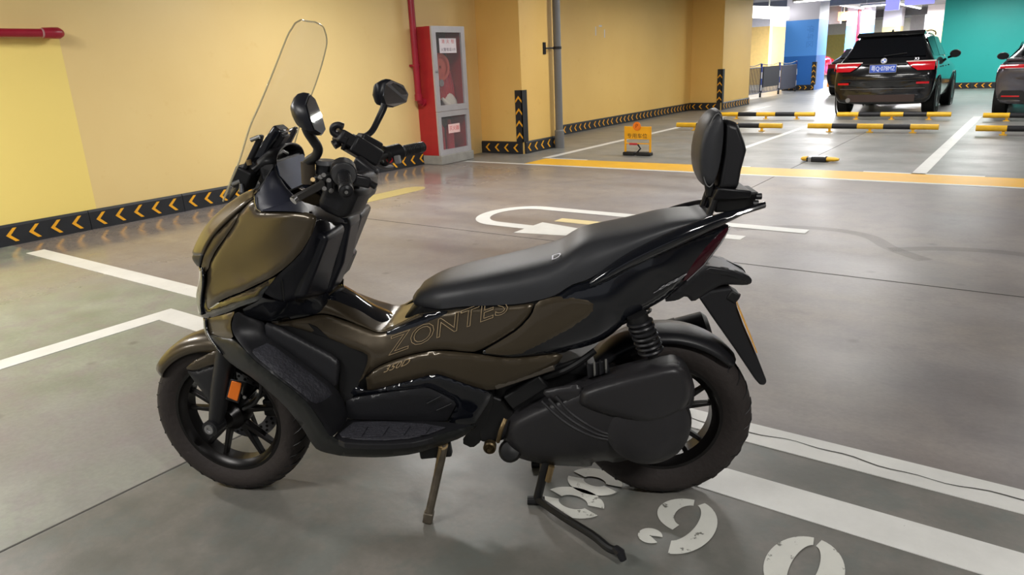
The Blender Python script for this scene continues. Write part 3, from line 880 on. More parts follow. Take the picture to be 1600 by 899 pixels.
def car_body(st):
    """stations (y, roof half width, roof z, belt half width, belt z, shoulder half width, shoulder z, sill half width, sill z, bow)"""
    secs = []
    for y, wr, zr, wb, zb, ws, zs, wl, zl, bow in st:
        half = [(0, zr), (wr * .5, zr - .004), (wr * .88, zr - .02), (wr, zr - .06 * min(1, (zr - zb) * 4)), (wb, zb), (ws * .99, zs + .06), (ws, zs), (ws * .99, zs - .22), (wl, zl + .06), (wl * .93, zl), (0, zl)]
        full = half + [(-x, z) for x, z in half[-2:0:-1]]
        secs.append([(x, y + bow * (x / ws) ** 2, z) for x, z in full])
    return loft(secs)
def patch(pts_rows, m, name, parent, th=0.006, d=(0, -1, 0)):
    """a small curved plate from rows of points, standing proud along d"""
    n, k = len(pts_rows), len(pts_rows[0])
    d = Vector(d)
    V = [tuple(Vector(p) + d * th) for r_ in pts_rows for p in r_] + [tuple(Vector(p) - d * th) for r_ in pts_rows for p in r_]
    F = []
    o = n * k
    for i in range(n - 1):
        for j in range(k - 1):
            a, b, c_, e = i * k + j, i * k + j + 1, (i + 1) * k + j + 1, (i + 1) * k + j
            F += [(a, b, c_, e), (a + o, e + o, c_ + o, b + o)]
    rim = [i * k for i in range(n)] + [(n - 1) * k + j for j in range(1, k)] + [i * k + k - 1 for i in range(n - 2, -1, -1)] + [j for j in range(k - 2, 0, -1)]
    for a, b in zip(rim, rim[1:] + rim[:1]):
        F.append((a, b, b + o, a + o))
    return make(name, fixn((V, F)), m, parent)
def car_wheel(x, y, s, parent, r=.36, w=.24):
    t_ = make('wheel', fixn(lathe([(-w / 2, .2), (-w / 2, r - .04), (-w / 2 + .03, r), (w / 2 - .03, r), (w / 2, r - .04), (w / 2, .2)], (x, y, r), (1, 0, 0), 36)), M_ctyre, parent)
    make('hub_cap', fixn(lathe([(-.005, 0), (-.005, .2), (.02, .21), (.02, .19), (.0, .16), (.012, .05), (.012, 0)], (x + s * (w / 2 - .012), y, r), (s, 0, 0), 30)), M_alloy, t_)
    return t_
def rows_rear(y_of, zs, xw, nx=9, bow=.10, ws=.93):
    return [[(x, y_of(z) + bow * (x / ws) ** 2, z) for x in np.linspace(-w, w, nx)] for z, w in zip(zs, xw)]

# black estate SUV, seen from behind
suv = tag(empty('car', (-2.77, 16.55, 0)), 'black SUV parked tail first with a blue number plate', 'car')
st = [(0.03, .76, .70, .80, .66, .84, .58, .74, .30, .10), (0.05, .80, .82, .84, .78, .90, .62, .80, .27, .10), (0.10, .82, 1.02, .86, .98, .92, .70, .84, .25, .10),
      (0.18, .78, 1.14, .86, 1.10, .935, .84, .86, .24, .09), (0.30, .70, 1.32, .84, 1.13, .935, .88, .87, .23, .08), (0.46, .63, 1.56, .83, 1.12, .935, .90, .88, .22, .05),
      (0.60, .61, 1.635, .83, 1.11, .935, .90, .88, .21, .02), (1.4, .63, 1.665, .83, 1.08, .935, .90, .88, .21, 0), (2.3, .62, 1.645, .83, 1.05, .93, .89, .88, .21, 0),
      (2.9, .58, 1.52, .82, 1.04, .93, .88, .88, .21, 0), (3.4, .66, 1.16, .82, 1.03, .93, .86, .88, .22, 0), (4.1, .66, 1.02, .80, .96, .91, .80, .86, .23, 0), (4.55, .60, .88, .72, .84, .80, .66, .74, .26, -.1)]
make('body', car_body(st), M_carblk, suv, ang=40, sub=1)
ys = lambda z: np.interp(z, [.30, .66, .82, 1.02, 1.14, 1.32, 1.56], [.03, .03, .05, .10, .18, .30, .46])
make_rw = patch(rows_rear(lambda z: ys(z) - .012, np.linspace(1.17, 1.53, 6), np.linspace(.72, .60, 6), bow=.085), M_carglass, 'rear_window', suv)
make('spoiler', loft([[(x, y, z) for y, z in ((.40 + .05 * (x / .6) ** 2, 1.585), (.60, 1.66), (.66, 1.62), (.5, 1.555))] for x in np.linspace(-.62, .62, 9)]), M_carblk, suv, bevel=.006)
for s in (-1, 1):
    o = patch([[(s * x, ys(z) - .012 + .10 * (x / .93) ** 2, z) for x in np.linspace(x0, .90, 6)] for z, x0 in ((.90, .62), (.96, .52), (1.02, .45), (1.06, .42))], M_lamp_red, 'tail_lamp', suv, .008)
    patch([[(s * x, ys(z) - .016 + .10 * (x / .93) ** 2, z) for x in np.linspace(.40, .91, 6)] for z in (1.062, 1.082)], M_lamp_white, 'lamp_strip', o, .006)
    wrap = [[(s * (.938 - .004 * i), y, z) for y in np.linspace(.16, .42, 4)] for i, z in enumerate((.92, 1.0, 1.06))]
    patch(wrap, M_lamp_red, 'lamp_wrap', o, .006, d=(s, 0, 0))
    patch([[(s * x, .035 + .10 * (x / .9) ** 2, z) for x in np.linspace(.62, .84, 4)] for z in (.64, .68)], M_lamp_red, 'bumper_reflector', suv, .008)
    for k, (y0, y1) in enumerate(((.62, 1.40), (1.46, 2.35), (2.42, 3.05))):
        rows = []
        for t in np.linspace(.12, .86, 4):
            r_ = []
            for y in np.linspace(y0, y1, 5):
                zr = np.interp(y, [a[0] for a in st], [a[2] for a in st]) - .05
                wr = np.interp(y, [a[0] for a in st], [a[1] for a in st])
                r_.append((s * (wr + (.83 - wr) * (1 - t) + .006), y, 1.09 + (zr - 1.09) * t))
            rows.append(r_)
        patch(rows, M_carglass, 'side_window', suv, .006, d=(s, 0, 0.3))
    make('roof_rail', tube(cr([(s * .59, .60, 1.59), (s * .60, .80, 1.63), (s * .605, 1.5, 1.66), (s * .60, 2.2, 1.635), (s * .59, 2.4, 1.58)], 4), .014, 8), M_cartrim, suv)
    mh = make('side_mirror', loft([[(s * (.98 + .11 * math.cos(a) * k), 2.78 + dy, 1.16 + .085 * math.sin(a) * k) for a in np.linspace(0, 2 * PI, 15)[:-1]] for dy, k in ((-.06, .85), (-.03, 1), (.04, .95), (.10, .5))]), M_cartrim, suv)
    make('mirror_arm', tube([(s * .84, 2.82, 1.08), (s * .95, 2.8, 1.11)], .025, 8), M_cartrim, mh)
    for y in (.86, 3.66):
        car_wheel(s * .81, y, s, suv)
        make('wheel_arch', fixn(lathe([(0, .36), (0, .42), (.012, .42), (.012, .36)], (s * .928, y, .36), (s, 0, 0), 30, closed=True)), M_cartrim, suv)
    for y in (1.05, 2.0):
        make('door_handle', loft([[(s * (.935 + a), y + dy, z) for a, z in ((0, .93), (.025, .93), (.025, .955), (0, .955))] for dy in (0, .2)]), M_carblk, suv, bevel=.004)
patch([[(x, .015 + .10 * (x / .93) ** 2, z) for x in np.linspace(-.62, .62, 9)] for z in (.30, .36, .44)], M_under, 'diffuser', suv, .012)
patch([[(x, .02 + .10 * (x / .93) ** 2, z) for x in np.linspace(-.80, .80, 11)] for z in (.70, .72)], M_cartrim, 'bumper_seam', suv, .008)
patch([[(x, .016 + .10 * (x / .93) ** 2, z) for x in np.linspace(-.78, .78, 11)] for z in (.555, .562)], M_alloy, 'bumper_line', suv, .004)
make('exhaust', tube([(-.60, .02, .335), (-.60, .2, .335)], .045, 14), M_alloy, suv)
pl = make('number_plate', box(-.24, .24, .045, .06, .875, 1.02), M_pblue, suv, bevel=.004)
make('plate_frame', J(box(-.25, .25, .05, .062, .865, .876), box(-.25, .25, .05, .062, 1.019, 1.03), box(-.25, -.239, .05, .062, .865, 1.03), box(.239, .25, .05, .062, .865, 1.03)), M_alloy, suv, smooth=False)
text_mesh('lettering', '粤Q·078MZ', .12, M_pwhite, fr((0, .0435, .947), (1, 0, 0), (0, 0, 1)), pl, width=.43)
em = make('badge', fixn(lathe([(0, 0), (0, .055), (.012, .058), (.012, 0)], (.0, .085, 1.095), (0, -1, .35), 24)), M_alloy, suv)
for k in range(4):
    a = np.linspace(k * PI / 2, (k + 1) * PI / 2, 6)
    vf = prism([(0, 0)] + [(.036 * math.cos(t), .036 * math.sin(t)) for t in a], (0, -.002, 0), o=(0, .0725, 1.10), ux=(1, 0, 0), uy=(0, .33, .94))
    make('badge_quarter', vf, M_pblue if k % 2 == 0 else M_pwhite, em, smooth=False)
text_mesh('lettering', 'X3', .07, M_alloy, fr((.58, .13, 1.115), (1, .12, 0), (0, .3, 1)), suv, depth=.002)
make('aerial', loft([[(x * k, .78 + dy, z) for x, dy in ((-.02, -.06), (.02, -.06), (.015, .06), (-.015, .06))] for z, k in ((1.645, 1), (1.70, .4))]), M_cartrim, suv)
patch([[(x, .07 + .10 * (x / .93) ** 2, z) for x in np.linspace(-.42, .42, 7)] for z in (1.035, 1.05)], M_cartrim, 'tailgate_handle', suv, .012)
make('rear_wiper', pbar_((-.02, .19, 1.19), (.38, .235, 1.235)) if 'pbar_' in globals() else tube([(-.02, .165, 1.19), (.38, .195, 1.235)], .008, 6), M_cartrim, suv)

# grey fastback on the right edge
gc = tag(empty('car', (.10, 16.2, 0)), 'grey fastback car with a red light bar cut off by the right edge', 'car')
st2 = [(0.03, .70, .72, .78, .68, .86, .60, .76, .28, .16), (0.06, .74, .92, .84, .86, .92, .66, .82, .25, .16), (0.12, .74, 1.04, .86, .98, .935, .74, .85, .24, .15),
       (0.30, .70, 1.09, .85, 1.02, .94, .84, .86, .23, .12), (0.75, .62, 1.27, .82, 1.02, .94, .86, .88, .22, .05), (1.4, .60, 1.43, .80, 1.01, .94, .86, .88, .21, 0), (2.2, .60, 1.47, .80, 1.0, .94, .86, .88, .21, 0),
       (2.9, .58, 1.36, .80, .99, .93, .85, .88, .21, 0), (3.5, .64, 1.06, .80, .97, .93, .82, .88, .21, 0), (4.3, .64, .92, .76, .86, .90, .72, .84, .23, 0), (4.7, .56, .76, .66, .72, .74, .58, .7, .26, -.12)]
make('body', car_body(st2), M_cargrey, gc, ang=40, sub=1)
y2 = lambda z: np.interp(z, [.28, .72, .92, 1.04, 1.09], [.03, .03, .06, .12, .30])
patch([[(x, y2(z) - .012 + .155 * (x / .93) ** 2, z) for x in np.linspace(-.88, .88, 17)] for z in (.89, .93, .955)], M_lamp_red, 'light_bar', gc, .008)
patch([[(x, y2(z) - .018 + .155 * (x / .93) ** 2, z) for x in np.linspace(-.80, .80, 17)] for z in (.885, .893)], M_lamp_white, 'light_bar_line', gc, .006)
patch([[(x, .31 + t * .85 + .10 * (1 - t) * (x / .93) ** 2, 1.105 + t * .29 - .02 * (x / .6) ** 2) for x in np.linspace(-.6 + .05 * t, .6 - .05 * t, 9)] for t in np.linspace(.05, .95, 6)], M_carglass, 'rear_window', gc, .006, d=(0, -.4, 1))
for s in (-1, 1):
    patch([[(s * x, .022 + .16 * (x / .93) ** 2, z) for x in np.linspace(x0, x1, 5)] for z, x0, x1 in ((.34, .40, .86), (.42, .36, .84), (.50, .50, .80))], M_cartrim, 'bumper_vent', gc, .012)
    patch([[(s * x, .012 + .16 * (x / .93) ** 2, z) for x in np.linspace(.52, .80, 4)] for z in (.385, .41)], M_lamp_red, 'bumper_reflector', gc, .010)
    mh = make('side_mirror', loft([[(s * (.98 + .11 * math.cos(a) * k), 2.75 + dy, 1.07 + .075 * math.sin(a) * k) for a in np.linspace(0, 2 * PI, 15)[:-1]] for dy, k in ((-.06, .85), (-.03, 1), (.04, .95), (.10, .5))]), M_cartrim, gc)
    make('mirror_arm', tube([(s * .82, 2.8, 1.0), (s * .94, 2.78, 1.03)], .022, 8), M_cartrim, mh)
    rows = []
    for t in np.linspace(.1, .85, 4):
        rows.append([(s * (np.interp(y, [a[0] for a in st2], [a[1] for a in st2]) * t + .81 * (1 - t) + .012), y, 1.02 + (np.interp(y, [a[0] for a in st2], [a[2] for a in st2]) - .05 - 1.02) * t) for y in np.linspace(.9, 3.1, 9)])
    patch(rows, M_carglass, 'side_window', gc, .006, d=(s, 0, .3))
    for y in (.92, 3.8):
        car_wheel(s * .82, y, s, gc, .35)
patch([[(x, .018 + .16 * (x / .93) ** 2, z) for x in np.linspace(-.5, .5, 7)] for z in (.27, .36)], M_cartrim, 'diffuser', gc, .012)
make('tail_lip', loft([[(x, .10 + .15 * (x / .9) ** 2 + dy, 1.045 + dz) for dy, dz in ((-.03, .015), (.1, .02), (.1, -.02), (0, -.03))] for x in np.linspace(-.8, .8, 11)]), M_cargrey, gc, bevel=.006)

# two farther cars
def far_car(x, y, rz, m, label, st_):
    c_ = tag(empty('car', (x, y, 0), rz), label, 'car')
    make('body', car_body(st_), m, c_, ang=40, sub=1)
    for s in (-1, 1):
        for yy in (.9, 3.6):
            car_wheel(s * .80, yy, s, c_, .34)
        patch([[(s * x, .04 + .16 * (x / .93) ** 2, z) for x in np.linspace(.5, .88, 4)] for z in (.82, .94)], M_lamp_red, 'tail_lamp', c_, .05)
        rows = []
        for t in np.linspace(.1, .85, 4):
            rows.append([(s * (np.interp(yy, [a[0] for a in st_], [a[1] for a in st_]) * t + .81 * (1 - t) + .012), yy, 1.02 + (np.interp(yy, [a[0] for a in st_], [a[2] for a in st_]) - .05 - 1.02) * t) for yy in np.linspace(.9, 3.1, 9)])
        patch(rows, M_carglass, 'side_window', c_, .006, d=(s, 0, .3))
    patch([[(x_, .31 + t * .85, 1.105 + t * .29 - .02 * (x_ / .6) ** 2) for x_ in np.linspace(-.6, .6, 7)] for t in np.linspace(.05, .95, 5)], M_carglass, 'rear_window', c_, .006, d=(0, -.4, 1))
    return c_
far_car(-4.72, 24.2, 0, M_carblk, 'dark car mostly hidden behind the left side of the black SUV', st2)
far_car(-8.6, 38.2, R(95), M_carred, 'red car far away between the blue column and the dark car', st2)

# ================================================================== the scooter
# local frame of the scooter: x = forward, y = its left side, z = up; origin = rear tyre contact
BO = np.array([-0.8613, 1.9265, 0.0])
HD = R(211.04)
bFW = np.array([math.cos(HD), math.sin(HD), 0.0])
bLF = np.array([-bFW[1], bFW[0], 0.0])
CAMP = np.array([0, 0, CH])
def pt(u, v, l):
    """measured point of the left flank at lateral distance l from the middle plane -> local coordinates"""
    d = cam_F + cam_R * (u - 800) / FO + cam_U * (449.5 - v) / FO
    t = (l - (CAMP - BO) @ bLF) / (d @ bLF)
    p = CAMP + t * d - BO
    return (float(p @ bFW), float(l), float(p[2]))
def pz(u, v, z):
    d = cam_F + cam_R * (u - 800) / FO + cam_U * (449.5 - v) / FO
    t = (z - CH) / d[2]
    p = CAMP + t * d - BO
    return (float(p @ bFW), float(p @ bLF), float(z))
def rbf(ctrl):
    P = np.array(ctrl, float)
    n = len(P)
    X = P[:, :2] / 100.0
    def phi(r): return np.where(r > 1e-9, r * r * np.log(np.maximum(r, 1e-9)), 0)
    K = phi(np.linalg.norm(X[:, None] - X[None], axis=2)) + np.eye(n) * 0.02
    A = np.zeros((n + 3, n + 3))
    A[:n, :n] = K; A[:n, n] = 1; A[:n, n + 1:] = X; A[n, :n] = 1; A[n + 1:, :n] = X.T
    w = np.linalg.solve(A, np.concatenate([P[:, 2], np.zeros(3)]))
    def f(uv):
        q = np.atleast_2d(np.array(uv, float)) / 100.0
        k = phi(np.linalg.norm(q[:, None] - X[None], axis=2))
        return k @ w[:n] + w[n] + q @ w[n + 1:]
    return f
def chaikin(P, n):
    P = [np.array(p, float) for p in P]
    for _ in range(n):
        Q = []
        for i in range(len(P)):
            a, b = P[i], P[(i + 1) % len(P)]
            Q += [a * 0.8 + b * 0.2, a * 0.2 + b * 0.8]
        P = Q
    return P
def skin_vf(outline, field, off=0.0, roll=0.008, RR=6.0, step=6.0, thick=0.006, smooth=1):
    P = chaikin(outline, smooth) if smooth else [np.array(p, float) for p in outline]
    Q = []
    for i in range(len(P)):
        a, b = P[i], P[(i + 1) % len(P)]
        k = max(1, int(np.linalg.norm(b - a) / (step * 0.8)))
        Q += [a + (b - a) * j / k for j in range(k)]
    Q = np.array(Q)
    A, B = Q, np.roll(Q, -1, axis=0)
    def dist(p):
        ab = B - A
        t = np.clip(((p - A) * ab).sum(1) / np.maximum((ab * ab).sum(1), 1e-9), 0, 1)
        return np.linalg.norm(p - (A + ab * t[:, None]), axis=1).min()
    def inside(p):
        x, y = p
        c = ((A[:, 1] > y) != (B[:, 1] > y))
        xs = A[:, 0] + (y - A[:, 1]) / np.where(np.abs(B[:, 1] - A[:, 1]) < 1e-9, 1e-9, B[:, 1] - A[:, 1]) * (B[:, 0] - A[:, 0])
        return (c & (x < xs)).sum() % 2 == 1
    pts = [tuple(q) for q in Q]
    nb = len(pts)
    # an inner ring keeps the rolled edge even
    lo, hi = Q.min(0), Q.max(0)
    yy = lo[1] + step * 0.5
    row = 0
    while yy < hi[1]:
        xx = lo[0] + (step * 0.5 if row % 2 else 0)
        while xx < hi[0]:
            p = np.array([xx, yy])
            if inside(p) and dist(p) > step * 0.45:
                pts.append((xx, yy))
            xx += step
        yy += step * 0.87
        row += 1
    vs, es, fs, *_ = delaunay_2d_cdt([Vector(p) for p in pts], [], [list(range(nb))], 1, 1e-5)
    uv = np.array([tuple(v) for v in vs])
    d = np.array([dist(p) for p in uv])
    l = field(uv) + off - roll * np.clip(1 - d / RR, 0, 1) ** 2
    front = [pt(u, v, x) for (u, v), x in zip(uv, l)]
    F = []
    for f in fs:
        a, b, c = (np.array(front[i]) for i in f[:3])
        F.append(tuple(f) if np.cross(b - a, c - a)[1] > 0 else tuple(f)[::-1])
    # thickness towards the middle of the scooter
    cnt = {}
    for f in F:
        for i in range(len(f)):
            e = (f[i], f[(i + 1) % len(f)])
            cnt[e] = 1
    rim = [e for e in cnt if (e[1], e[0]) not in cnt]
    n = len(front)
    V = front + [(x, y - thick, z) for x, y, z in front]
    F = F + [tuple(i + n for i in f)[::-1] for f in F] + [(b, a, a + n, b + n) for a, b in rim]
    return V, F
def mir(vf):
    return [(x, -y, z) for x, y, z in vf[0]], [tuple(f)[::-1] for f in vf[1]]

bike = tag(empty('motor_scooter', tuple(BO), HD), 'large bronze and black scooter with tall clear windscreen standing in the parking bay', 'scooter')
def part(name, vf, m, parent=None, **k):
    return make(name, vf, m, parent or bike, **k)
def skin(name, outline, field, m, mirror=True, parent=None, **k):
    vf = skin_vf(outline, field, **k)
    o = part(name, vf, m, parent, ang=50)
    if mirror:
        part(name, mir(vf), m, parent, ang=50)
    return o

B_bronze = mat('bronze_paint', srgb(76, 67, 53), 0.30, metal=0.5, noise=0.03, nscale=300, coat=0.35)
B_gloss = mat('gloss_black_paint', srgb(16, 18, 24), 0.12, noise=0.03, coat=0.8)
B_matte = mat('satin_black_plastic', srgb(28, 28, 31), 0.42, noise=0.06, bump=0.06, bscale=400)
B_dash = mat('dash_black_plastic', srgb(24, 25, 32), 0.36, noise=0.05)
B_seat = mat('seat_vinyl', srgb(50, 51, 54), 0.42, noise=0.05, bump=0.10, bscale=500)
B_rubber = mat('tyre_rubber', srgb(46, 40, 38), 0.75, noise=0.15, bump=0.25, bscale=60)
B_rim = mat('rim_black', srgb(24, 22, 22), 0.3, metal=0.4)
B_mat = mat('footmat_rubber', srgb(48, 48, 54), 0.6, noise=0.2, nscale=30, bump=0.5, bscale=90)
B_shield = mat('leg_shield_black', srgb(21, 23, 23), 0.42, noise=0.04)
B_cockpit = mat('cockpit_slate', srgb(40, 42, 54), 0.42, noise=0.05)
B_engine = mat('engine_dark', srgb(20, 20, 21), 0.5, noise=0.2)
B_cover = mat('transmission_cover', srgb(40, 39, 41), 0.40, noise=0.06, bump=0.05, bscale=300)
B_brass = mat('worn_metal', srgb(150, 128, 92), 0.4, metal=0.8, noise=0.2)
B_amber = mat('amber_reflector', srgb(226, 112, 16), 0.25, noise=0.05, coat=0.6)
B_clear = mat('clear_screen', (0.93, 0.93, 0.90, 1), 0.04, noise=0, alpha=0.13)
B_edge = mat('screen_edge', srgb(196, 186, 150), 0.15, noise=0, alpha=0.6)
B_screen = mat('instrument_glass', srgb(78, 88, 114), 0.5, noise=0.1)
B_mirror = mat('mirror_glass', srgb(210, 212, 216), 0.03, metal=1.0, noise=0)
B_plate = mat('plate_yellow', srgb(232, 168, 66), 0.45, noise=0.06)
B_gline = mat('decal_tan', srgb(168, 146, 112), 0.4, noise=0)
B_white = mat('decal_white', srgb(226, 226, 236), 0.5, noise=0)
B_lens = mat('tail_lens', srgb(54, 14, 24), 0.12, noise=0, coat=0.5)
B_red = mat('button_red', srgb(210, 30, 40), 0.4, noise=0)
B_chrome = mat('bright_metal', srgb(190, 190, 190), 0.22, metal=1.0)

# lateral shape of the front fairing and of the main body
FRONT = rbf([(372, 335, .13), (351, 372, .12), (328, 409, .10), (320, 439, .085), (324, 483, .11), (400, 380, .20), (380, 430, .18), (420, 400, .225),
             (440, 360, .24), (400, 340, .185), (493, 340, .27), (487, 366, .27), (456, 409, .262), (424, 433, .245), (378, 456, .20), (344, 470, .15),
             (313, 470, .07), (315, 492, .08), (331, 490, .12), (360, 480, .175), (407, 465, .235), (320, 510, .09), (340, 510, .14), (362, 510, .20), (364, 530, .205), (450, 330, .25)])
SHIELD = rbf([(367, 487, .215), (361, 511, .203), (366, 526, .213), (383, 548, .245), (426, 586, .27), (460, 612, .28), (482, 631, .28), (515, 681, .285),
              (340, 537, .15), (350, 560, .165), (398, 593, .215), (443, 632, .23), (490, 700, .235), (538, 714, .245), (597, 715, .25), (648, 709, .245), (690, 695, .235),
              (746, 665, .21), (538, 692, .285), (573, 694, .285), (643, 692, .28), (690, 679, .262), (739, 664, .23)])
BODY = rbf([(420, 506, .15), (509, 491, .095), (500, 530, .125), (582, 515, .115), (604, 522, .125), (574, 553, .15), (566, 588, .155), (558, 600, .15), (660, 490, .14), (640, 530, .16),
            (677, 547, .178), (725, 549, .185), (787, 557, .19), (813, 557, .19), (700, 484, .15), (750, 515, .175), (800, 475, .168), (850, 510, .192), (867, 461, .178), (920, 440, .172), (918, 541, .17),
            (950, 480, .178), (1000, 392, .14), (980, 495, .16), (1033, 471, .13), (1030, 420, .145), (1060, 374, .12), (1097, 415, .1), (1124, 380, .085), (1140, 347, .07), (768, 612, .17),
            (573, 611, .15), (672, 585, .175), (720, 580, .185), (870, 571, .175), (640, 600, .168)])

# ---- front fairing
skin('side_fairing', [(372, 335), (384, 323), (397, 310), (399, 322), (404, 331), (432, 331), (456, 330), (473, 331.5), (488, 335), (494, 340), (493, 348), (487, 366), (479, 380), (470, 394), (457, 408), (445, 419),
                      (425, 433), (401, 445), (378, 456), (359, 463), (344, 470), (331, 479.5), (324, 484), (317, 459), (316, 450), (320, 438), (326, 420), (329, 409), (338, 391), (352, 372), (367, 350)], FRONT, B_bronze, roll=0.012, RR=9, smooth=1)
skin('lower_cowl', [(314, 440), (320, 462), (325, 486), (332, 481), (345, 472), (360, 465), (379, 458), (402, 447), (426, 435), (432, 432), (411, 459), (409, 468), (376, 479), (359, 487), (332, 496), (320, 498), (312, 492), (311, 470)], FRONT, B_gloss, off=-0.006, roll=0.006, RR=5)
skin('chin_panel', [(319, 499), (332, 497), (360, 489), (367, 487), (361, 500), (360, 511), (365, 530), (345, 528), (325, 525), (320, 512)], FRONT, B_bronze, off=-0.004, roll=0.006, RR=5)
STRIP = rbf([(373, 331, .115), (351, 350, .105), (331, 372, .095), (322, 388, .088), (317, 401, .08), (314, 420, .07), (320, 427, .085), (328, 409, .097), (337, 391, .106), (351, 372, .117), (367, 350, .125), (372, 335, .127)])
skin('headlight_rim', [(374, 332), (352, 350), (332, 372), (323, 388), (318, 401), (314, 420), (320, 427), (326, 419), (328, 409), (337, 391), (351, 372), (366, 350), (372, 336)], STRIP, B_bronze, roll=0.003, RR=3, step=4)
# nose: a surface across the middle plane
def across(rows, m, name, fr_=0.018, parent=None, thick=0.006):
    """rows of ((u,v,l) outer, (u,v,l) inner) -> symmetric surface over the nose"""
    secs = []
    for a, b in rows:
        A_, B_ = np.array(pt(*a)), np.array(pt(*b))
        ctr = np.array([B_[0] + fr_, 0.0, B_[2] + fr_ * 0.2])
        h = cr([A_, B_, ctr, B_ * (1, -1, 1), A_ * (1, -1, 1)], 4)
        secs.append(h)
    secs = [list(s) for s in zip(*[cr(col, 4) for col in zip(*secs)])] if False else secs
    cols = [cr([s[j] for s in secs], 4) for j in range(len(secs[0]))]
    n, k = len(cols), len(cols[0])
    V = [p for c_ in cols for p in c_]
    F = [(i * k + j, i * k + j + 1, (i + 1) * k + j + 1, (i + 1) * k + j) for i in range(n - 1) for j in range(k - 1)]
    V, F = fixn((V, F))
    o = part(name, (V, F), m, parent, ang=60)
    so = o.modifiers.new('solid', 'SOLIDIFY'); so.thickness = thick; so.offset = 0
    return o
across([((397, 309.5, .13), (398, 303, .06)), ((380, 322, .125), (376, 311, .055)), ((358, 342, .115), (347, 333, .05)), ((336, 365, .10), (325, 356, .045)), ((324, 383, .092), (311, 380, .04)), ((318, 398, .08), (304, 398, .035))], B_bronze, 'nose_panel')
across([((318, 398, .08), (304, 398, .035)), ((315, 408, .07), (303, 406, .03)), ((313, 416, .06), (309, 415, .03))], B_matte, 'nose_tip', 0.012)
across([((316, 418, .085), (314, 420, .06)), ((318, 440, .10), (314, 442, .065)), ((315, 470, .08), (311, 470, .055)), ((316, 492, .09), (313, 492, .06))], B_gloss, 'headlight_glass', 0.03)
across([((322, 498, .10), (319, 500, .075)), ((323, 512, .105), (320, 513, .08)), ((328, 525, .12), (325, 525, .1)), ((348, 555, .165), (338, 540, .13))], B_gloss, 'chin_front', 0.03)
# leg shield outside, lip and sill
skin('leg_shield', [(325, 524), (345, 528), (365, 531), (384, 549), (398, 564), (426, 586), (460, 612), (482, 631), (500, 658), (515, 682), (540, 693), (573, 694.5), (610, 694.5), (644, 692), (690, 679), (738, 665), (747, 666), (722, 684), (690, 696), (648, 710), (597, 715.5), (538, 714), (504, 707),
                    (491, 700), (470, 665), (443, 632), (398, 593), (361, 569), (348, 556), (336, 538)], SHIELD, B_shield, roll=0.01, RR=6)
LIP = rbf([(367, 487, .205), (361, 511, .20), (366, 526, .21), (383, 548, .24), (426, 586, .266), (482, 631, .276), (515, 681, .28), (413, 504, .155), (415, 530, .165), (470, 568, .17), (525, 608, .168), (543, 655, .168), (430, 560, .22), (500, 630, .225)])
skin('foot_panel', [(367, 487), (390, 494), (413, 504), (417, 528), (470, 566), (525, 608), (538, 632), (544, 655), (520, 684), (514, 681), (500, 657), (482, 630), (460, 611), (426, 585), (398, 563), (383, 547), (366, 525), (361, 511)], LIP, B_matte, off=0.003, roll=0.004, RR=4)
skin('foot_mat', [(392, 548), (409, 541), (418, 536), (470, 574), (522, 614), (506, 627), (491, 632), (468, 613), (430, 583), (402, 560)], LIP, B_mat, off=0.009, roll=0.004, RR=4, step=5)
INNER = rbf([(413, 504, .158), (528, 564, .145), (526, 608, .165), (415, 530, .168), (470, 560, .16)])
skin('inner_panel', [(413, 504), (430, 508), (470, 530), (515, 553), (528, 563), (531, 574), (526, 608), (500, 588), (470, 565), (416, 529)], INNER, B_matte, off=0.002, roll=0.005, RR=5)
RECESS = rbf([(418, 504, .14), (574, 553, .135), (576, 562, .135), (558, 600, .14), (528, 610, .145), (500, 540, .13), (543, 650, .16), (700, 655, .16), (667, 606, .16)])
skin('recess_panel', [(416, 503), (460, 512), (520, 532), (574, 552), (577, 562), (567, 588), (552, 618), (542, 640), (530, 612), (532, 572), (520, 555)], RECESS, B_engine, off=-0.006, roll=0.0)
# floor boards, flat and level
ZF = 0.325
fpoly = [(543, 654.6), (620, 656), (695, 659), (739, 664), (715, 671.5), (690, 679), (668, 686), (643.5, 691.5), (610, 694), (573, 694), (538, 692), (520, 684), (530, 670)]
fl_pts = [pz(u, v, ZF) for u, v in fpoly]
fb = fixn(prism([(p[0], p[1]) for p in fl_pts], (0, 0, -0.02), o=(0, 0, ZF)))
part('floor_board', fb, B_matte, smooth=False, bevel=0.004)
part('floor_board', mir(fb), B_matte, smooth=False, bevel=0.004)
mpoly = [(552, 662), (600, 661), (660, 664), (697, 670), (670, 680), (640, 687), (600, 690), (560, 689), (534, 685), (530, 680)]
mb = prism([pz(u, v, ZF)[:2] for u, v in mpoly], (0, 0, 0.006), o=(0, 0, ZF))
part('foot_mat', mb, B_mat, smooth=False, bevel=0.003)
part('foot_mat', mir(mb), B_mat, smooth=False, bevel=0.003)
for k in range(4):
    q = [pz(548 + 33 * k, 667, ZF + .007), pz(575 + 33 * k, 667, ZF + .007), pz(571 + 33 * k - 6, 683 - k, ZF + .007), pz(548 + 33 * k - 8, 684 - k, ZF + .007)]
    rb = prism([p[:2] for p in q], (0, 0, 0.003), o=(0, 0, ZF + 0.006))
    part('mat_rib', rb, B_mat, smooth=False, bevel=0.001)
SIDE = rbf([(543, 655, .165), (540, 623, .158), (667, 607, .168), (714, 630, .17), (697, 660, .165), (620, 630, .165)])
skin('lower_side_panel', [(543, 656), (540, 640), (541, 624), (600, 615), (650, 608), (668, 606), (690, 616), (714, 630), (706, 645), (697, 660), (620, 657)], SIDE, B_matte, roll=0.004, RR=4)
M_scuff = mat('scuff_print', srgb(54, 54, 58), 0.6, noise=0)
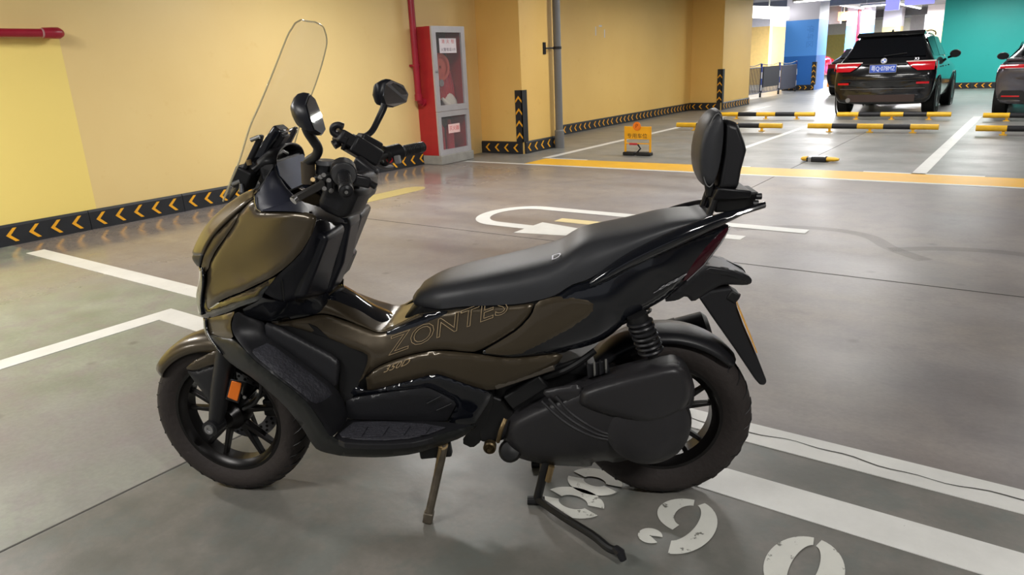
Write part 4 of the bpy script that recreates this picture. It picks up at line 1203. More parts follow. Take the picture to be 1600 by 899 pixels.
for a, b in (((667, 631), (690, 619)), ((682, 642), (706, 631))):
    part('rib', J(tube([np.array(pt(*a, .172)), np.array(pt(*b, .175))], 0.002, 6)), B_matte)
# ---- main body
skin('body_panel', [(417, 504), (450, 499), (500, 491), (511, 489), (550, 503), (582, 515), (600, 517), (628, 503), (657, 490), (700, 484), (728, 479), (800, 476), (836, 471), (828, 492), (808, 513), (780, 531), (745, 550), (725, 549.5), (700, 546.5), (678, 546.5), (640, 554), (614, 562), (588, 573), (571, 588), (558, 601),
                    (566, 588), (575, 564), (574, 553), (540, 541), (500, 527), (460, 514)], BODY, B_bronze, roll=0.010, RR=7)
skin('rear_panel', [(838, 470), (868, 462), (894, 446), (920, 440), (960, 420), (1000, 396), (1060, 373), (1128, 349), (1141, 352), (1124, 380), (1098, 415), (1072, 439), (1058, 452), (1034, 471), (988, 495), (949, 529), (918, 541.5), (870, 552), (814, 558), (787, 558), (747, 552), (782, 532), (810, 514), (830, 492)], BODY, B_gloss, roll=0.012, RR=9)
skin('rear_panel_bronze', [(838, 472), (866, 464), (900, 462), (930, 470), (930, 490), (900, 512), (860, 534), (822, 552), (787, 556), (752, 551), (783, 533), (811, 515), (831, 493)], BODY, B_bronze, off=0.002, roll=0.004, RR=9)
skin('side_trim', [(571, 590), (588, 575), (614, 564), (640, 556), (678, 548.5), (725, 551.5), (787, 560), (814, 560), (882, 552), (870, 571), (820, 591), (768, 612.5), (730, 601), (686, 584.5), (672, 586), (620, 600), (574, 612), (573, 598)], BODY, B_bronze, off=-0.004, roll=0.008, RR=6)
skin('lower_trim', [(541, 622), (556, 603), (574, 613), (620, 601), (672, 587), (686, 585.5), (730, 602), (768, 614), (764, 628), (750, 650), (741, 664), (698, 662), (706, 648), (715, 630), (690, 615), (668, 604), (600, 613)], BODY, B_gloss, off=-0.004, roll=0.006, RR=6)
skin('chassis_cover', [(741, 600), (768, 612), (772, 626), (760, 660), (752, 690), (738, 701), (720, 692), (738, 665)], BODY, B_engine, off=-0.03, roll=0.004)
skin('stripe', [(602, 518), (628, 505), (657, 492), (699, 486), (698, 491), (660, 507), (605, 526)], BODY, B_gloss, off=0.002, roll=0.002, RR=3, step=4)  # black strip laid on to stand for a dark reflection in the bronze
# tunnel with the glossy fuel lid
def tunnel(rows, name, m, n=5):
    secs = []
    for (ul, vl, l0), (uc, vc, lc) in rows:
        a, c_ = np.array(pt(ul, vl, l0)), np.array(pt(uc, vc, lc))
        top = np.array([c_[0], 0.0, c_[2]])
        half = [a, a * (1, 0.86, 1) + np.array([(top[0] - a[0]) * .3, 0, (top[2] - a[2]) * 0.55]), np.array([top[0] * .7 + a[0] * .3, a[1] * 0.5, top[2] * .92 + a[2] * .08]), top]
        secs.append(cr(half + [h * (1, -1, 1) for h in half[-2::-1]], 3))
    cols = [cr([s[j] for s in secs], 4) for j in range(len(secs[0]))]
    k = len(cols[0])
    V = [p for c_ in cols for p in c_]
    F = [(i * k + j, i * k + j + 1, (i + 1) * k + j + 1, (i + 1) * k + j) for i in range(len(cols) - 1) for j in range(k - 1)]
    V, F = fixn((V, F))
    o = part(name, (V, F), m, ang=70)
    so = o.modifiers.new('solid', 'SOLIDIFY'); so.thickness = 0.006; so.offset = -1
    return o
tunnel([((470, 496, .12), (515, 447, -.02)), ((505, 490, .10), (537, 451, -.02)), ((540, 499, .105), (562, 467, -.02)), ((570, 510, .115), (590, 484, -.02)), ((596, 518, .122), (613, 493, -.02)), ((625, 506, .135), (632, 487, -.02)), ((660, 491, .15), (660, 475, -.02))], 'tunnel_cover', B_bronze)
tunnel([((508, 470, .072), (536, 447, -.01)), ((530, 482, .072), (556, 459, -.01)), ((560, 499, .072), (583, 478, -.01)), ((588, 510, .07), (605, 489, -.01)), ((606, 511, .055), (615, 496, -.01))], 'fuel_lid', B_gloss)
part('lid_latch', tube([pt(499, 478, .085), pt(494, 484, .088), pt(500, 488, .088)], 0.0025, 8), B_chrome)
# dark cover under the steering, with the edge line
skin('tunnel_side', [(408, 459), (411, 467), (443, 472), (486, 464), (514, 458), (512, 470), (506, 488), (470, 496), (418, 504), (372, 487), (409, 468)], rbf([(409, 460, .235), (443, 471, .205), (486, 464, .13), (514, 458, .08), (506, 488, .10), (418, 504, .16), (372, 487, .21), (460, 488, .15)]), B_gloss, roll=0.002, off=-0.004)
# ---- inner leg shield: glove boxes and column cover
def gbox(name, sec_in, sec_out, m, bev=0.02):
    vf = loft([sec_in, sec_out])
    o = part(name, vf, m, bevel=bev, bseg=4)
    o2 = part(name, mir(vf), m, bevel=bev, bseg=4)
    return o
i0 = [pt(543, 351, .075), pt(513, 460, .08), (1.16, .08, .70), (1.10, .075, .96), (1.0, .075, .955)]
i1 = [(i0[0][0] + .005, .235, i0[0][2] + .0), (1.045, .205, .74), (1.12, .17, .72), (1.10, .16, .945), (1.0, .22, .955)]
gbox('glove_box', i0, i1, B_dash, 0.018)
skin('inner_shield', [(496, 343), (492, 352), (488, 366), (480, 381), (471, 395), (457, 410), (430, 434), (411, 457), (425, 466), (443, 472), (486, 464), (498, 420), (516, 362), (514, 347)], rbf([(496, 343, .250), (471, 395, .248), (430, 434, .228), (411, 457, .222), (443, 472, .20), (486, 464, .15), (498, 420, .19), (516, 360, .18), (480, 420, .21)]), B_dash, roll=0.004, RR=4)
part('panel_seam', tube([pt(441, 437, .229), pt(443, 455, .218), pt(444, 469, .208)], 0.0016, 6), B_engine)
part('glove_lid_line', tube([pt(542, 349, .082), pt(515, 346.5, .15), pt(497, 347, .215)], 0.0018, 6), B_engine)
part('column_cover', loft([[(x, y, z) for x, y in ((f0, -.062), (f0 + .0, .062), (f0 + .16, .07), (f0 + .16, -.07))] for z, f0 in ((0.70, 1.02), (0.80, 0.965), (0.93, 0.925), (0.962, 0.945))]), B_dash, bevel=0.02, bseg=4)
part('ignition_flap', loft([[(x, y, z) for x, y in ((f0, -.10), (f0, -.035), (f0 + .05, -.035), (f0 + .05, -.10))] for z, f0 in ((0.735, 1.0), (0.80, 0.965), (0.815, 0.975))]), B_matte, bevel=0.006)
skin('shield_top', [(404, 330), (430, 322), (455, 314), (476, 317), (500, 325), (520, 334), (541, 348), (520, 347), (497, 348), (494, 340), (473, 331.5), (440, 330)], rbf([(404, 330, .19), (455, 314, .17), (500, 325, .13), (541, 348, .09), (497, 347, .23), (494, 340, .255), (473, 331, .25), (440, 330, .24)]), B_cockpit, roll=0.0, off=0.0)
# ---- cockpit and instrument
skin('cockpit_side', [(399, 305), (405, 298), (414, 284), (427, 256), (432, 268), (439, 283), (450, 298), (465, 312), (476, 318), (455, 322), (430, 328), (404, 331), (399, 320)], rbf([(399, 305, .165), (414, 284, .15), (428, 255, .115), (446, 290, .12), (468, 314, .14), (476, 318, .16), (430, 328, .20), (404, 331, .19)]), B_cockpit, roll=0.003, RR=4)
scr = [pt(430, 254, .10), pt(441, 281, .10), pt(453, 297, .095), pt(469, 302, .03), pt(483, 290, -.06), pt(470, 242, -.10), pt(455, 244, -.02)]
q = np.array(scr).mean(0)
sd = Vector((-0.75, 0, 0.66))
def tilted(poly, th):
    a = [Vector(p) for p in poly]
    n = len(a)
    V = [tuple(p) for p in a] + [tuple(p - sd * th) for p in a]
    return fixn((V, [tuple(range(n)), tuple(range(n, 2 * n))[::-1]] + [(i, (i + 1) % n, n + (i + 1) % n, n + i) for i in range(n)]))
A0, A1, A2 = np.array(pt(430, 255, .105)), np.array(pt(452, 297, .085)), None
# screen as a tilted six-sided plate symmetric about the middle
ztop, zbot, ft, fbm = A0[2], A1[2], A0[0], A1[0]
hexa = [(ft, .105, ztop), (ft * .55 + fbm * .45, .115, ztop * .55 + zbot * .45), (fbm, .075, zbot), (fbm, -.075, zbot), (ft * .55 + fbm * .45, -.115, ztop * .55 + zbot * .45), (ft, -.105, ztop)]
sd = Vector((-(ztop - zbot), 0, -(fbm - ft))).normalized() if False else Vector((-abs(ztop - zbot), 0, abs(ft - fbm))).normalized()
part('cockpit_edge', tube([pt(398, 306, .172), pt(399, 318, .182), pt(402, 327, .19), pt(408, 331, .196)], .0022, 6), B_chrome)
part('instrument_screen', tilted([tuple(Vector(p) + sd * 0.004) for p in hexa], 0.012), B_screen, smooth=False)
part('instrument_bezel', tilted([(p[0] + .002, p[1] * 1.04, p[2] + (0.008 if i in (0, 5) else -0.008 if i in (2, 3) else 0)) for i, p in enumerate(hexa)], 0.05), B_matte, smooth=False, bevel=0.006)
hood = [[(ft + dx, .112 * math.cos(a), ztop + dz + 0.045 * math.sin(a)) for a in np.linspace(0, PI, 13)] for dx, dz in ((-.006, 0.0), (0.03, -0.002), (0.10, -.05), (0.15, -.10))]
ho = part('instrument_hood', fixn(loft(hood, caps=False, closed=False)), B_matte)
so = ho.modifiers.new('solid', 'SOLIDIFY'); so.thickness = 0.005; so.offset = -1
across([((404, 299, .16), (398, 304, .10)), ((416, 280, .14), (412, 285, .09)), ((430, 256, .115), (430, 262, .08))], B_matte, 'cowl_centre', 0.02)
# ---- windscreen
le = [(348.5, 315, .2), (361, 284, .2), (373.5, 254, .2), (390, 200, .195), (404, 168, .192), (417, 137, .188), (431, 102, .18), (443.6, 70, .168), (448, 59, .160), (452, 50.5, .148), (456, 44.5, .134), (461, 39.5, .115), (466, 36, .09), (471, 33.5, .055)]
rows = []
for u, v, l in le:
    f_, _, z_ = pt(u, v, l)
    rows.append([(f_ + 0.055 * (1 - (y / .2) ** 2) - 0.055 * (1 - (l / .2) ** 2), y, z_ + (0.004 if l < .12 else 0)) for y in np.linspace(l, -l, 17)])
cols_ = [cr([r_[j] for r_ in rows], 3) for j in range(17)]
k_ = len(cols_[0])
ws = fixn(([p for c_ in cols_ for p in c_], [(i * k_ + j, i * k_ + j + 1, (i + 1) * k_ + j + 1, (i + 1) * k_ + j) for i in range(16) for j in range(k_ - 1)]))
wo = part('windscreen', ws, B_clear, ang=80)
so = wo.modifiers.new('solid', 'SOLIDIFY'); so.thickness = 0.004; so.offset = 0
rim_path = cols_[0] + [cols_[j][-1] for j in range(1, 17)] + cols_[16][::-1]
part('screen_edge', tube(rim_path, 0.0022, 6, caps=True), B_edge, wo)
# screen bracket and the slab on it
for s in (1, -1):
    br = [pt(352, 296, .13), pt(362, 290, .13), pt(372, 270, .13), pt(396, 222, .13), pt(398, 213, .13), pt(393, 211, .13), pt(388, 220, .13), pt(366, 266, .13)]
    br = [(x - .02, y * s, z) for x, y, z in br]
    part('screen_bracket', fixn(([tuple(p) for p in br] + [(x, y - .02, z) for x, y, z in br], [tuple(range(8)), tuple(range(8, 16))[::-1]] + [(i, (i + 1) % 8, 8 + (i + 1) % 8, 8 + i) for i in range(8)])), B_matte, smooth=False, bevel=0.003)
    for u, v in ((392, 219), (363, 288)):
        p = np.array(pt(u, v, .14)) * (1, s, 1)
        part('bolt', tube([p, p + np.array([-0.025, 0, 0.008])], 0.006, 10), B_chrome)
def pbar(p0, p1, w, h, up=(0, 0, 1), taper=1.0):
    p0, p1, up = Vector(p0), Vector(p1), Vector(up)
    d = (p1 - p0).normalized()
    x = d.cross(up).normalized()
    y = x.cross(d).normalized()
    s = []
    for p, k in ((p0, 1.0), (p1, taper)):
        s.append([tuple(p + x * a * w / 2 * k + y * b * h / 2 * k) for a, b in ((-1, -1), (1, -1), (1, 1), (-1, 1))])
    return loft(s)
part('device_slab', pbar(pt(402, 256, .03), pt(441, 199, .03), .07, .030, up=(1, 0, .6)), B_gloss, bevel=0.006)
part('device_back', pbar(pt(412, 259, .03), pt(446, 209, .03), .05, .020, up=(1, 0, .6)), B_matte, bevel=0.005)
part('device_clamp', pbar(pt(392, 250, .07), pt(411, 270, .07), .05, .022), B_matte, bevel=0.004)
part('device_arm', tube([pt(432, 242, .03), pt(440, 236, .0), pt(448, 240, -.03)], 0.007, 8), B_chrome)
part('mount_block', pbar(pt(390, 262, .1), pt(378, 292, .1), .08, .05), B_engine, bevel=0.006)
part('mount_screw', tube([pt(377, 287, .15), pt(378, 300, .15)], [0.006, 0.009], 10), B_chrome)
part('mount_screw', tube([pt(388, 250, .15), pt(390, 258, .15)], 0.007, 10), B_brass)

# ---- seat
def curve_fn(pts):
    P = sorted(pts)
    xs, ys = [p[0] for p in P], [p[1] for p in P]
    c_ = cr(P, 8)
    X, Y = [p[0] for p in c_], [p[1] for p in c_]
    return lambda f: float(np.interp(f, X, Y))
top_px = [(652, 462, 0), (656, 449, 0), (667, 438, -.03), (693, 424, -.05), (747, 408, -.07), (811, 392, -.08), (860, 379, -.08), (880, 371, -.08), (897, 360, -.08), (915, 350.5, -.09), (947, 343.5, -.09), (987, 336, -.09), (1033, 326, -.08), (1071, 324, -.06), (1092, 330, -.03), (1105, 341, 0)]
bot_px = [(656, 484, .135), (690, 483, .145), (728, 479, .158), (800, 476, .17), (838, 470, .175), (868, 461, .175), (894, 445, .168), (920, 436, .162), (960, 411, .15), (1000, 385, .14), (1050, 364, .125), (1104, 345, .10)]
TP = [(pt(*p)[0], pt(*p)[2]) for p in top_px]
BP = [(pt(*p)[0], pt(*p)[2]) for p in bot_px]
WP = [(pt(*p)[0], p[2]) for p in bot_px]
tf, bf_, wf = curve_fn(TP), curve_fn(BP), curve_fn(WP)
fmax, fmin = TP[0][0] + 0.004, TP[-1][0]
secs = []
fs_ = list(np.linspace(fmax, fmax - 0.06, 7)) + list(np.linspace(fmax - 0.06, fmin + 0.05, 46))[1:] + list(np.linspace(fmin + 0.05, fmin, 6))[1:]
for f in fs_:
    zt, zb, w = tf(f), bf_(min(f, BP[0][0])), wf(min(f, WP[0][0]))
    e = min(1.0, max(0.0, (fmax - f) / 0.10)) ** 0.5
    w = w * (0.35 + 0.65 * e)
    zt = max(zt, zb + 0.012)
    # the rider's part is dished, with a soft raised rim
    s = []
    for a in np.linspace(0, PI, 25):
        c_, sn = math.cos(a), math.sin(a)
        y = w * (abs(c_) ** 0.55) * (1 if c_ >= 0 else -1)
        z = zb + (zt - zb) * (sn ** 0.62)
        s.append((f, y, z))
    s += [(f, -w * 0.9, zb - 0.008), (f, w * 0.9, zb - 0.008)]
    secs.append(s)
part('seat', loft(secs), B_seat, ang=60)
part('seat_base', loft([[(f, wf(min(f, WP[0][0])) * .97, bf_(min(f, BP[0][0])) - .004), (f, -wf(min(f, WP[0][0])) * .97, bf_(min(f, BP[0][0])) - .004), (f, -wf(min(f, WP[0][0])) * .95, bf_(min(f, BP[0][0])) - .022), (f, wf(min(f, WP[0][0])) * .95, bf_(min(f, BP[0][0])) - .022)] for f in np.linspace(BP[0][0] - .01, fmin + .04, 30)]), B_engine)
def seat_z(f, y):
    zt, zb, w = tf(f), bf_(min(f, BP[0][0])), wf(min(f, WP[0][0]))
    c_ = min(1, abs(y) / w) ** (1 / 0.55)
    return zb + (zt - zb) * (math.sqrt(max(0, 1 - c_ * c_)) ** 0.62)
# white badge on the seat: the letter D lying across
pD = pz(869, 399.5, seat_z(pt(869, 399, .0)[0], .04) + .001)
tm = text_mesh('seat_badge', 'D', 0.042, B_white, Matrix.Identity(4), bike)
for v in tm.data.vertices:
    x, y = v.co.x, v.co.y
    f, l = pD[0] - x * 0.95 , pD[1] - y * 0.0 - y
    f, l = pD[0] - x, pD[1] + (-y)
    v.co = (f, l, seat_z(f, l) + 0.003)
# ---- tail, grab rails, rack
rail_px = [(922, 444, .165), (945, 430, .165), (980, 409, .158), (1030, 384, .148), (1080, 362, .135), (1124, 344, .115), (1160, 331, .105), (1195, 320, .10)]
for s in (1, -1):
    secs = []
    for i, (u, v, l) in enumerate(cr(rail_px, 4)):
        f_, y_, z_ = pt(u, v, l)
        t = i / (len(rail_px) * 4 - 4)
        h = 0.012 + 0.022 * math.sin(PI * min(1, t * 1.15 + 0.02)) ** 0.8
        wd = 0.014 + 0.012 * math.sin(PI * min(1, t * 1.1))
        secs.append([(f_, (y_ + wd * math.cos(a)) * s, z_ + h * math.sin(a) * 0.75) for a in np.linspace(0, 2 * PI, 13)[:-1]])
    part('grab_rail', loft(secs), B_gloss if s > 0 else B_gloss)
# tail lamp block between the rear panels
part('tail_core', loft([[(f, y, z) for y, z in ((.0, z1), (w, z1 - .01), (w, z0 + .02), (.0, z0), (-w, z0 + .02), (-w, z1 - .01))] for f, w, z0, z1 in ((0.45, .10, .55, .72), (0.25, .12, .60, .76), (0.05, .10, .66, .84), (-.06, .08, .765, .872), (-.12, .055, .835, .882), (-.155, .035, .86, .884))]), B_engine)
LENS = rbf([(1098, 412, .098), (1124, 378, .082), (1138, 356, .066), (1070, 437, .114), (1110, 375, .103)])
skin('tail_lamp', [(1134, 356), (1140, 357), (1126, 380), (1098, 416), (1074, 437), (1066, 440), (1084, 410), (1108, 380)], BODY, B_lens, off=0.003, roll=0.003, RR=4)
part('tail_edge', tube([pt(1141, 354, .066), pt(1126, 380, .083), pt(1099, 415, .1), pt(1073, 439, .115)], 0.003, 6), B_chrome)
# rack plate, backrest
bxf, bzf = pt(1120, 300, .09)[0], pt(1120, 300, .09)[2]
p1_, p2_ = np.array(pt(1122, 300, .09)), np.array(pt(1177, 302, .09))
part('rack_plate', loft([[(p1_[0], .09, p1_[2] + .01), (p1_[0], -.09, p1_[2] + .01), (p1_[0] + .01, -.07, p1_[2] - .028), (p1_[0] + .01, .07, p1_[2] - .028)], [(p2_[0], .08, p2_[2] + .004), (p2_[0], -.08, p2_[2] + .004), (p2_[0], -.07, p2_[2] - .018), (p2_[0], .07, p2_[2] - .018)]]), B_matte, bevel=0.006)
part('rack_block', loft([[(f, w, z), (f, -w, z), (f - dl, -w, z), (f - dl, w, z)] for f, dl, w, z in ((pt(1118, 327, .06)[0], .10, .05, pt(1118, 334, .06)[2]), (pt(1118, 310, .06)[0], .12, .06, p1_[2] - .01))]), B_engine, bevel=0.006)
for u, v in ((1181, 307), (1176, 318)):
    p = pt(u, v, .08)
    part('knob', tube([p, (p[0] - .015, p[1], p[2])], 0.009, 10), B_matte)
for s in (.06, -.06):
    part('rack_strut', tube([(pt(1105, 345, .06)[0], s, pt(1105, 345, .06)[2]), (p1_[0] + .0, s, p1_[2] - .02)], 0.009, 8), B_engine)
part('rack_strut', tube([pt(1095, 322, -.10), pt(1060, 333, -.12), pt(1010, 338, -.13)], 0.012, 8), B_gloss)
def pad_sec(l, k, front, back, zc=None):
    """closed outline in the f-z plane for one lateral station"""
    F0, Z0 = -0.125, 1.103
    out = []
    for a in np.linspace(0, 2 * PI, 25)[:-1]:
        c_, s_ = math.cos(a), math.sin(a)
        fx_ = front * c_ if c_ > 0 else back * c_
        zz = 0.107 * s_
        out.append((F0 + fx_ * k + 0.13 * zz * -1 * 0.6, l, Z0 + zz * k))
    return out
LW = 0.085
part('backrest_pad', loft([pad_sec(l * LW, k, .046, .018) for l, k in ((-1, .72), (-.96, .86), (-.8, .95), (-.4, 1), (0, 1.02), (.4, 1), (.8, .95), (.96, .86), (1, .72))]), B_seat, ang=70)
def stitch():
    pts = [(p[0] + .006, .0805, p[2]) for p in pad_sec(0, .93, .028, .02)]
    return tube(pts + [pts[0]], 0.0016, 6)
part('stitching', stitch(), mat('thread_grey', srgb(110, 110, 110), 0.7, noise=0))
sh = []
for l, k in ((-1, .88), (-.75, 1), (.75, 1), (1, .88)):
    pr = [pt(1134, 187, .07), pt(1153, 192, .07), pt(1164, 222, .07), pt(1167, 234, .07), pt(1158, 268, .07), pt(1153, 296, .07), pt(1122, 298, .07), pt(1125, 275, .07), pt(1131, 240, .07)]
    c_ = np.array(pr).mean(0)
    sh.append([(c_[0] + (p[0] - c_[0]) * k, l * 0.082, c_[2] + (p[2] - c_[2]) * k) for p in pr])
part('backrest_shell', loft(sh), B_matte, bevel=0.008, bseg=3)
part('backrest_stem', J(tube([pt(1108, 285, .03), pt(1110, 305, .03)], 0.014, 10), tube([pt(1104, 305, .03), pt(1116, 305, .03)], 0.006, 8)), B_engine)
# ---- rear fender, plate holder, plate
skin('tail_fender', [(1072, 440), (1098, 415), (1112, 416), (1145, 422), (1170, 431), (1175, 437), (1174, 443), (1166, 446), (1140, 445), (1127, 445), (1105, 458), (1082, 473), (1072, 462), (1058, 470), (1036, 472), (1058, 453)], rbf([(1072, 440, .10), (1098, 415, .09), (1170, 435, .06), (1127, 445, .075), (1082, 472, .08), (1040, 472, .10)]), B_matte, roll=0.006, RR=5, thick=0.02)
part('fender_top', loft([[(pt(u, v, l)[0], l, pt(u, v, l)[2]), (pt(u, v, l)[0], -l, pt(u, v, l)[2]), (pt(u, v, l)[0], -l, pt(u, v, l)[2] - .02), (pt(u, v, l)[0], l, pt(u, v, l)[2] - .02)] for u, v, l in ((1085, 430, .09), (1110, 417, .085), (1145, 423, .075), (1172, 435, .055))]), B_matte, bevel=0.004)
hp = [(1092, 466), (1110, 455), (1127, 452), (1143, 450), (1149, 462), (1152, 480), (1162, 508), (1183, 556), (1199, 597), (1196, 603), (1188, 603), (1180, 594), (1150, 549), (1114, 498)]
hv = [pt(u, v, .075) for u, v in hp]
n_ = len(hv)
part('plate_holder', fixn((hv + [(x, -y, z) for x, y, z in hv], [tuple(range(n_)), tuple(range(n_, 2 * n_))[::-1]] + [(i, (i + 1) % n_, n_ + (i + 1) % n_, n_ + i) for i in range(n_)])), B_matte, smooth=False, bevel=0.008, bseg=3)
pa, pb_ = np.array(pt(1153, 482, .085)), np.array(pt(1182, 552, .085))
dv = Vector(pb_ - pa).normalized()
sid = Vector((-0.10, -1, 0)).normalized()
wv = 0.17
plate = [Vector(pa) , Vector(pb_), Vector(pb_) + sid * wv, Vector(pa) + sid * wv]
nn = dv.cross(sid).normalized()
po = part('licence_plate', fixn(([tuple(p) for p in plate] + [tuple(p + nn * .003) for p in plate], [(0, 1, 2, 3), (7, 6, 5, 4), (0, 1, 5, 4), (1, 2, 6, 5), (2, 3, 7, 6), (3, 0, 4, 7)])), B_plate, smooth=False)
part('plate_lamp', pbar(pt(1136, 456, .05), pt(1150, 464, .05), .06, .03), B_engine, bevel=0.004)
part('rear_reflector', tube([pt(1147, 463, .05), pt(1152, 466, .05)], 0.016, 10), B_lens)
# ---- wheels
def tyre_profile(R_, w, bead):
    h = R_ - bead
    half = [(w * .72, bead), (w * .9, bead + h * .2), (w, bead + h * .42), (w * .96, bead + h * .62), (w * .80, bead + h * .84), (w * .5, bead + h * .955), (w * .2, R_ - .001), (0, R_)]
    return [(-a, b) for a, b in half] + [(a, b) for a, b in half[-2::-1]]
def wheel(R_, w, bead, mtx, name, spoke_n, grooves):
    t_o = part(name, xf(fixn(lathe(tyre_profile(R_, w, bead), (0, 0, 0), (0, 1, 0), 72)), mtx), B_rubber)
    rw = w * .72
    prof = [(-rw, bead + .004), (-rw, bead - .010), (-rw + .012, bead - .016), (-rw * .5, bead - .03), (rw * .5, bead - .03), (rw - .012, bead - .016), (rw, bead - .010), (rw, bead + .004), (rw - .01, bead - .004), (rw * .4, bead - .02), (-rw * .4, bead - .02), (-rw + .01, bead - .004)]
    part('rim', xf(fixn(lathe(prof, (0, 0, 0), (0, 1, 0), 64, closed=True)), mtx), B_rim, t_o)
    part('hub', xf(fixn(lathe([(-.055, 0), (-.055, .03), (-.03, .05), (.03, .05), (.055, .03), (.055, 0)], (0, 0, 0), (0, 1, 0), 28)), mtx), B_rim, t_o)
    for k in range(spoke_n):
        for dd in (-.13, .13):
            a0 = 2 * PI * k / spoke_n + 0.25
            a1 = a0 + dd * 1.5
            p0 = Vector((.035 * math.cos(a0), 0, .035 * math.sin(a0)))
            p1 = Vector(((bead - .024) * math.cos(a1), 0, (bead - .024) * math.sin(a1)))
            part('spoke', xf(pbar(p0, p1, .018, .030, up=(0, 1, 0), taper=.72), mtx), B_rim, t_o, bevel=0.003)
    # tread grooves: short slanting ribs cut across the shoulders
    g = []
    for k in range(grooves):
        a = 2 * PI * k / grooves
        for s in (1, -1):
            pts = []
            for j, (yy, rr) in enumerate(((w * .30, R_ - .0005), (w * .55, R_ - h_(R_, bead) * .05 + .0004), (w * .80, R_ - h_(R_, bead) * .16 + .0006), (w * .93, R_ - h_(R_, bead) * .33 + .0006))):
                aa = a + s * 0.0 + j * 0.045 + (PI / grooves if s < 0 else 0)
                pts.append((rr * math.cos(aa), s * yy, rr * math.sin(aa)))
            g.append(tube(pts, [.0012, .0022, .0022, .001], 5, caps=False))
    tag(part('tread_grooves', xf(J(*g), mtx), B_engine, t_o), kind='stuff')
    return t_o
def h_(R_, bead): return R_ - bead
mf = Matrix.Translation((1.42, 0, .275)) @ Matrix.Rotation(R(-8.4), 4, 'Z')
fw_ = wheel(.275, .06, .196, mf, 'front_wheel', 5, 34)
mr_ = Matrix.Translation((0, 0, .276))
rw_ = wheel(.276, .07, .183, mr_, 'rear_wheel', 5, 30)
# brake disc with drilled holes and caliper
disc = []
for r0, r1 in ((.085, .128),):
    disc.append(fixn(lathe([(-.062, r0), (-.062, r1), (-.058, r1), (-.058, r0)], (0, 0, 0), (0, 1, 0), 48, closed=True)))
part('brake_disc', xf(J(*disc), mf), mat('disc_steel', srgb(120, 120, 124), 0.35, metal=0.9), fw_)
hol = [tube([(r_ * math.cos(a), -.064, r_ * math.sin(a)), (r_ * math.cos(a), -.056, r_ * math.sin(a))], .005, 8) for k, r_ in ((0, .096), (1, .106), (2, .117)) for a in np.linspace(0, 2 * PI, 19)[:-1] + k * .12]
tag(part('disc_holes', xf(J(*hol), mf), B_engine, fw_), kind='stuff')
for k in range(6):
    a = k * PI / 3
    part('disc_arm', xf(pbar((.03 * math.cos(a), -.06, .03 * math.sin(a)), (.09 * math.cos(a + .2), -.06, .09 * math.sin(a + .2)), .008, .014, up=(0, 1, 0)), mf), B_rim, fw_)
part('brake_caliper', xf(loft([[(x, y, z) for y, z in ((-.095, -.03), (-.04, -.03), (-.04, .03), (-.095, .03))] for x in (-.14, -.08)]), mf), B_engine, bevel=0.006)
# fork legs
for s in (1, -1):
    a, b = Vector((0.012, .092 * s, 0.0)), Vector((-.125, .092 * s, .40))
    d = (b - a).normalized()
    lowleg = J(tube([a - d * .0, a + d * .05, a + d * .13, a + d * .30], [.022, .026, .031, .031], 16), tube([(a.x, .07 * s, a.z), (a.x, .122 * s, a.z)], .027, 16))
    part('fork_leg', xf(lowleg, mf), B_matte)
    part('fork_tube', xf(tube([a + d * .28, a + d * .48], .020, 14), mf), B_rim)
    part('axle_nut', xf(J(lathe([(0, .0), (0, .016), (.006, .016), (.006, .009), (.002, .008), (.002, 0)], (a.x, .122 * s, a.z), (0, s, 0), 16)), mf), B_steel if 'B_steel' in globals() else M_steel)
    if s > 0:
        rp = [(-.0, .0), (.024, .006), (.022, .068), (-.004, .062)]
        c0 = Vector(pt(364, 612, .128))
        ux_, uy_ = Vector((-1, 0, 0)), Vector((.0, 0, 1))
        part('fork_reflector', loft([[tuple(Vector(pt(u, v, l))) for u, v in ((362, 595), (378, 599), (371, 628), (355, 621))] for l in (.118, .130)]), B_amber, bevel=0.003)
        part('reflector_frame', loft([[tuple(Vector(pt(u, v, l))) for u, v in ((360, 592), (381, 597), (373, 631), (352, 624))] for l in (.108, .1195)]), B_matte, bevel=0.003)
# front fender
def arc_shell(ctr, prof, a0, a1, mtx, name, m, n=26, end_taper=True):
    secs = []
    for i in range(n + 1):
        t = i / n
        a = a0 + (a1 - a0) * t
        k = 1 - 0.35 * max(0, 1 - t / .12) ** 2 - 0.2 * max(0, (t - .9) / .1) ** 2
        secs.append([((r_ * math.cos(a)), y * k, r_ * math.sin(a)) for y, r_ in prof])
    vf = xf(loft(secs, caps=False, closed=False), mtx)
    o = part(name, vf, m, ang=60)
    s_ = o.modifiers.new('solid', 'SOLIDIFY'); s_.thickness = 0.004; s_.offset = 0
    return o
prof = [(-.076, .262), (-.074, .280), (-.062, .298), (-.035, .308), (0, .312), (.035, .308), (.062, .298), (.074, .280), (.076, .262)]
prof = [(y, r_ - .012) for y, r_ in prof]
arc_shell(None, prof, R(33), R(128), mf, 'front_fender', B_bronze)
FS = rbf([(290, 578, .082), (345, 548, .09), (350, 600, .10), (345, 655, .10), (375, 600, .10)])
skin('fender_stay', [(289, 577), (300, 566), (330, 551), (347, 546), (360, 553), (352, 566), (330, 570), (304, 579)], FS, B_bronze, roll=0.004, RR=4, step=4)
skin('fender_bracket', [(291, 579), (305, 582), (332, 573), (354, 567), (368, 566), (366, 590), (357, 622), (350, 650), (342, 652), (322, 620), (302, 594)], FS, B_matte, off=-.006, roll=0.004, RR=4, step=4)
for u, v in ((344, 621), (355, 590), (383, 620)):
    p = pt(u, v, .103)
    part('bolt', tube([p, (p[0], p[1] + .006, p[2])], .006, 10), M_steel)
part('brake_hose', tube(cr([pt(392, 560, .10), pt(408, 600, .11), pt(400, 628, .10), pt(380, 640, .10)], 5), .006, 8), B_engine)
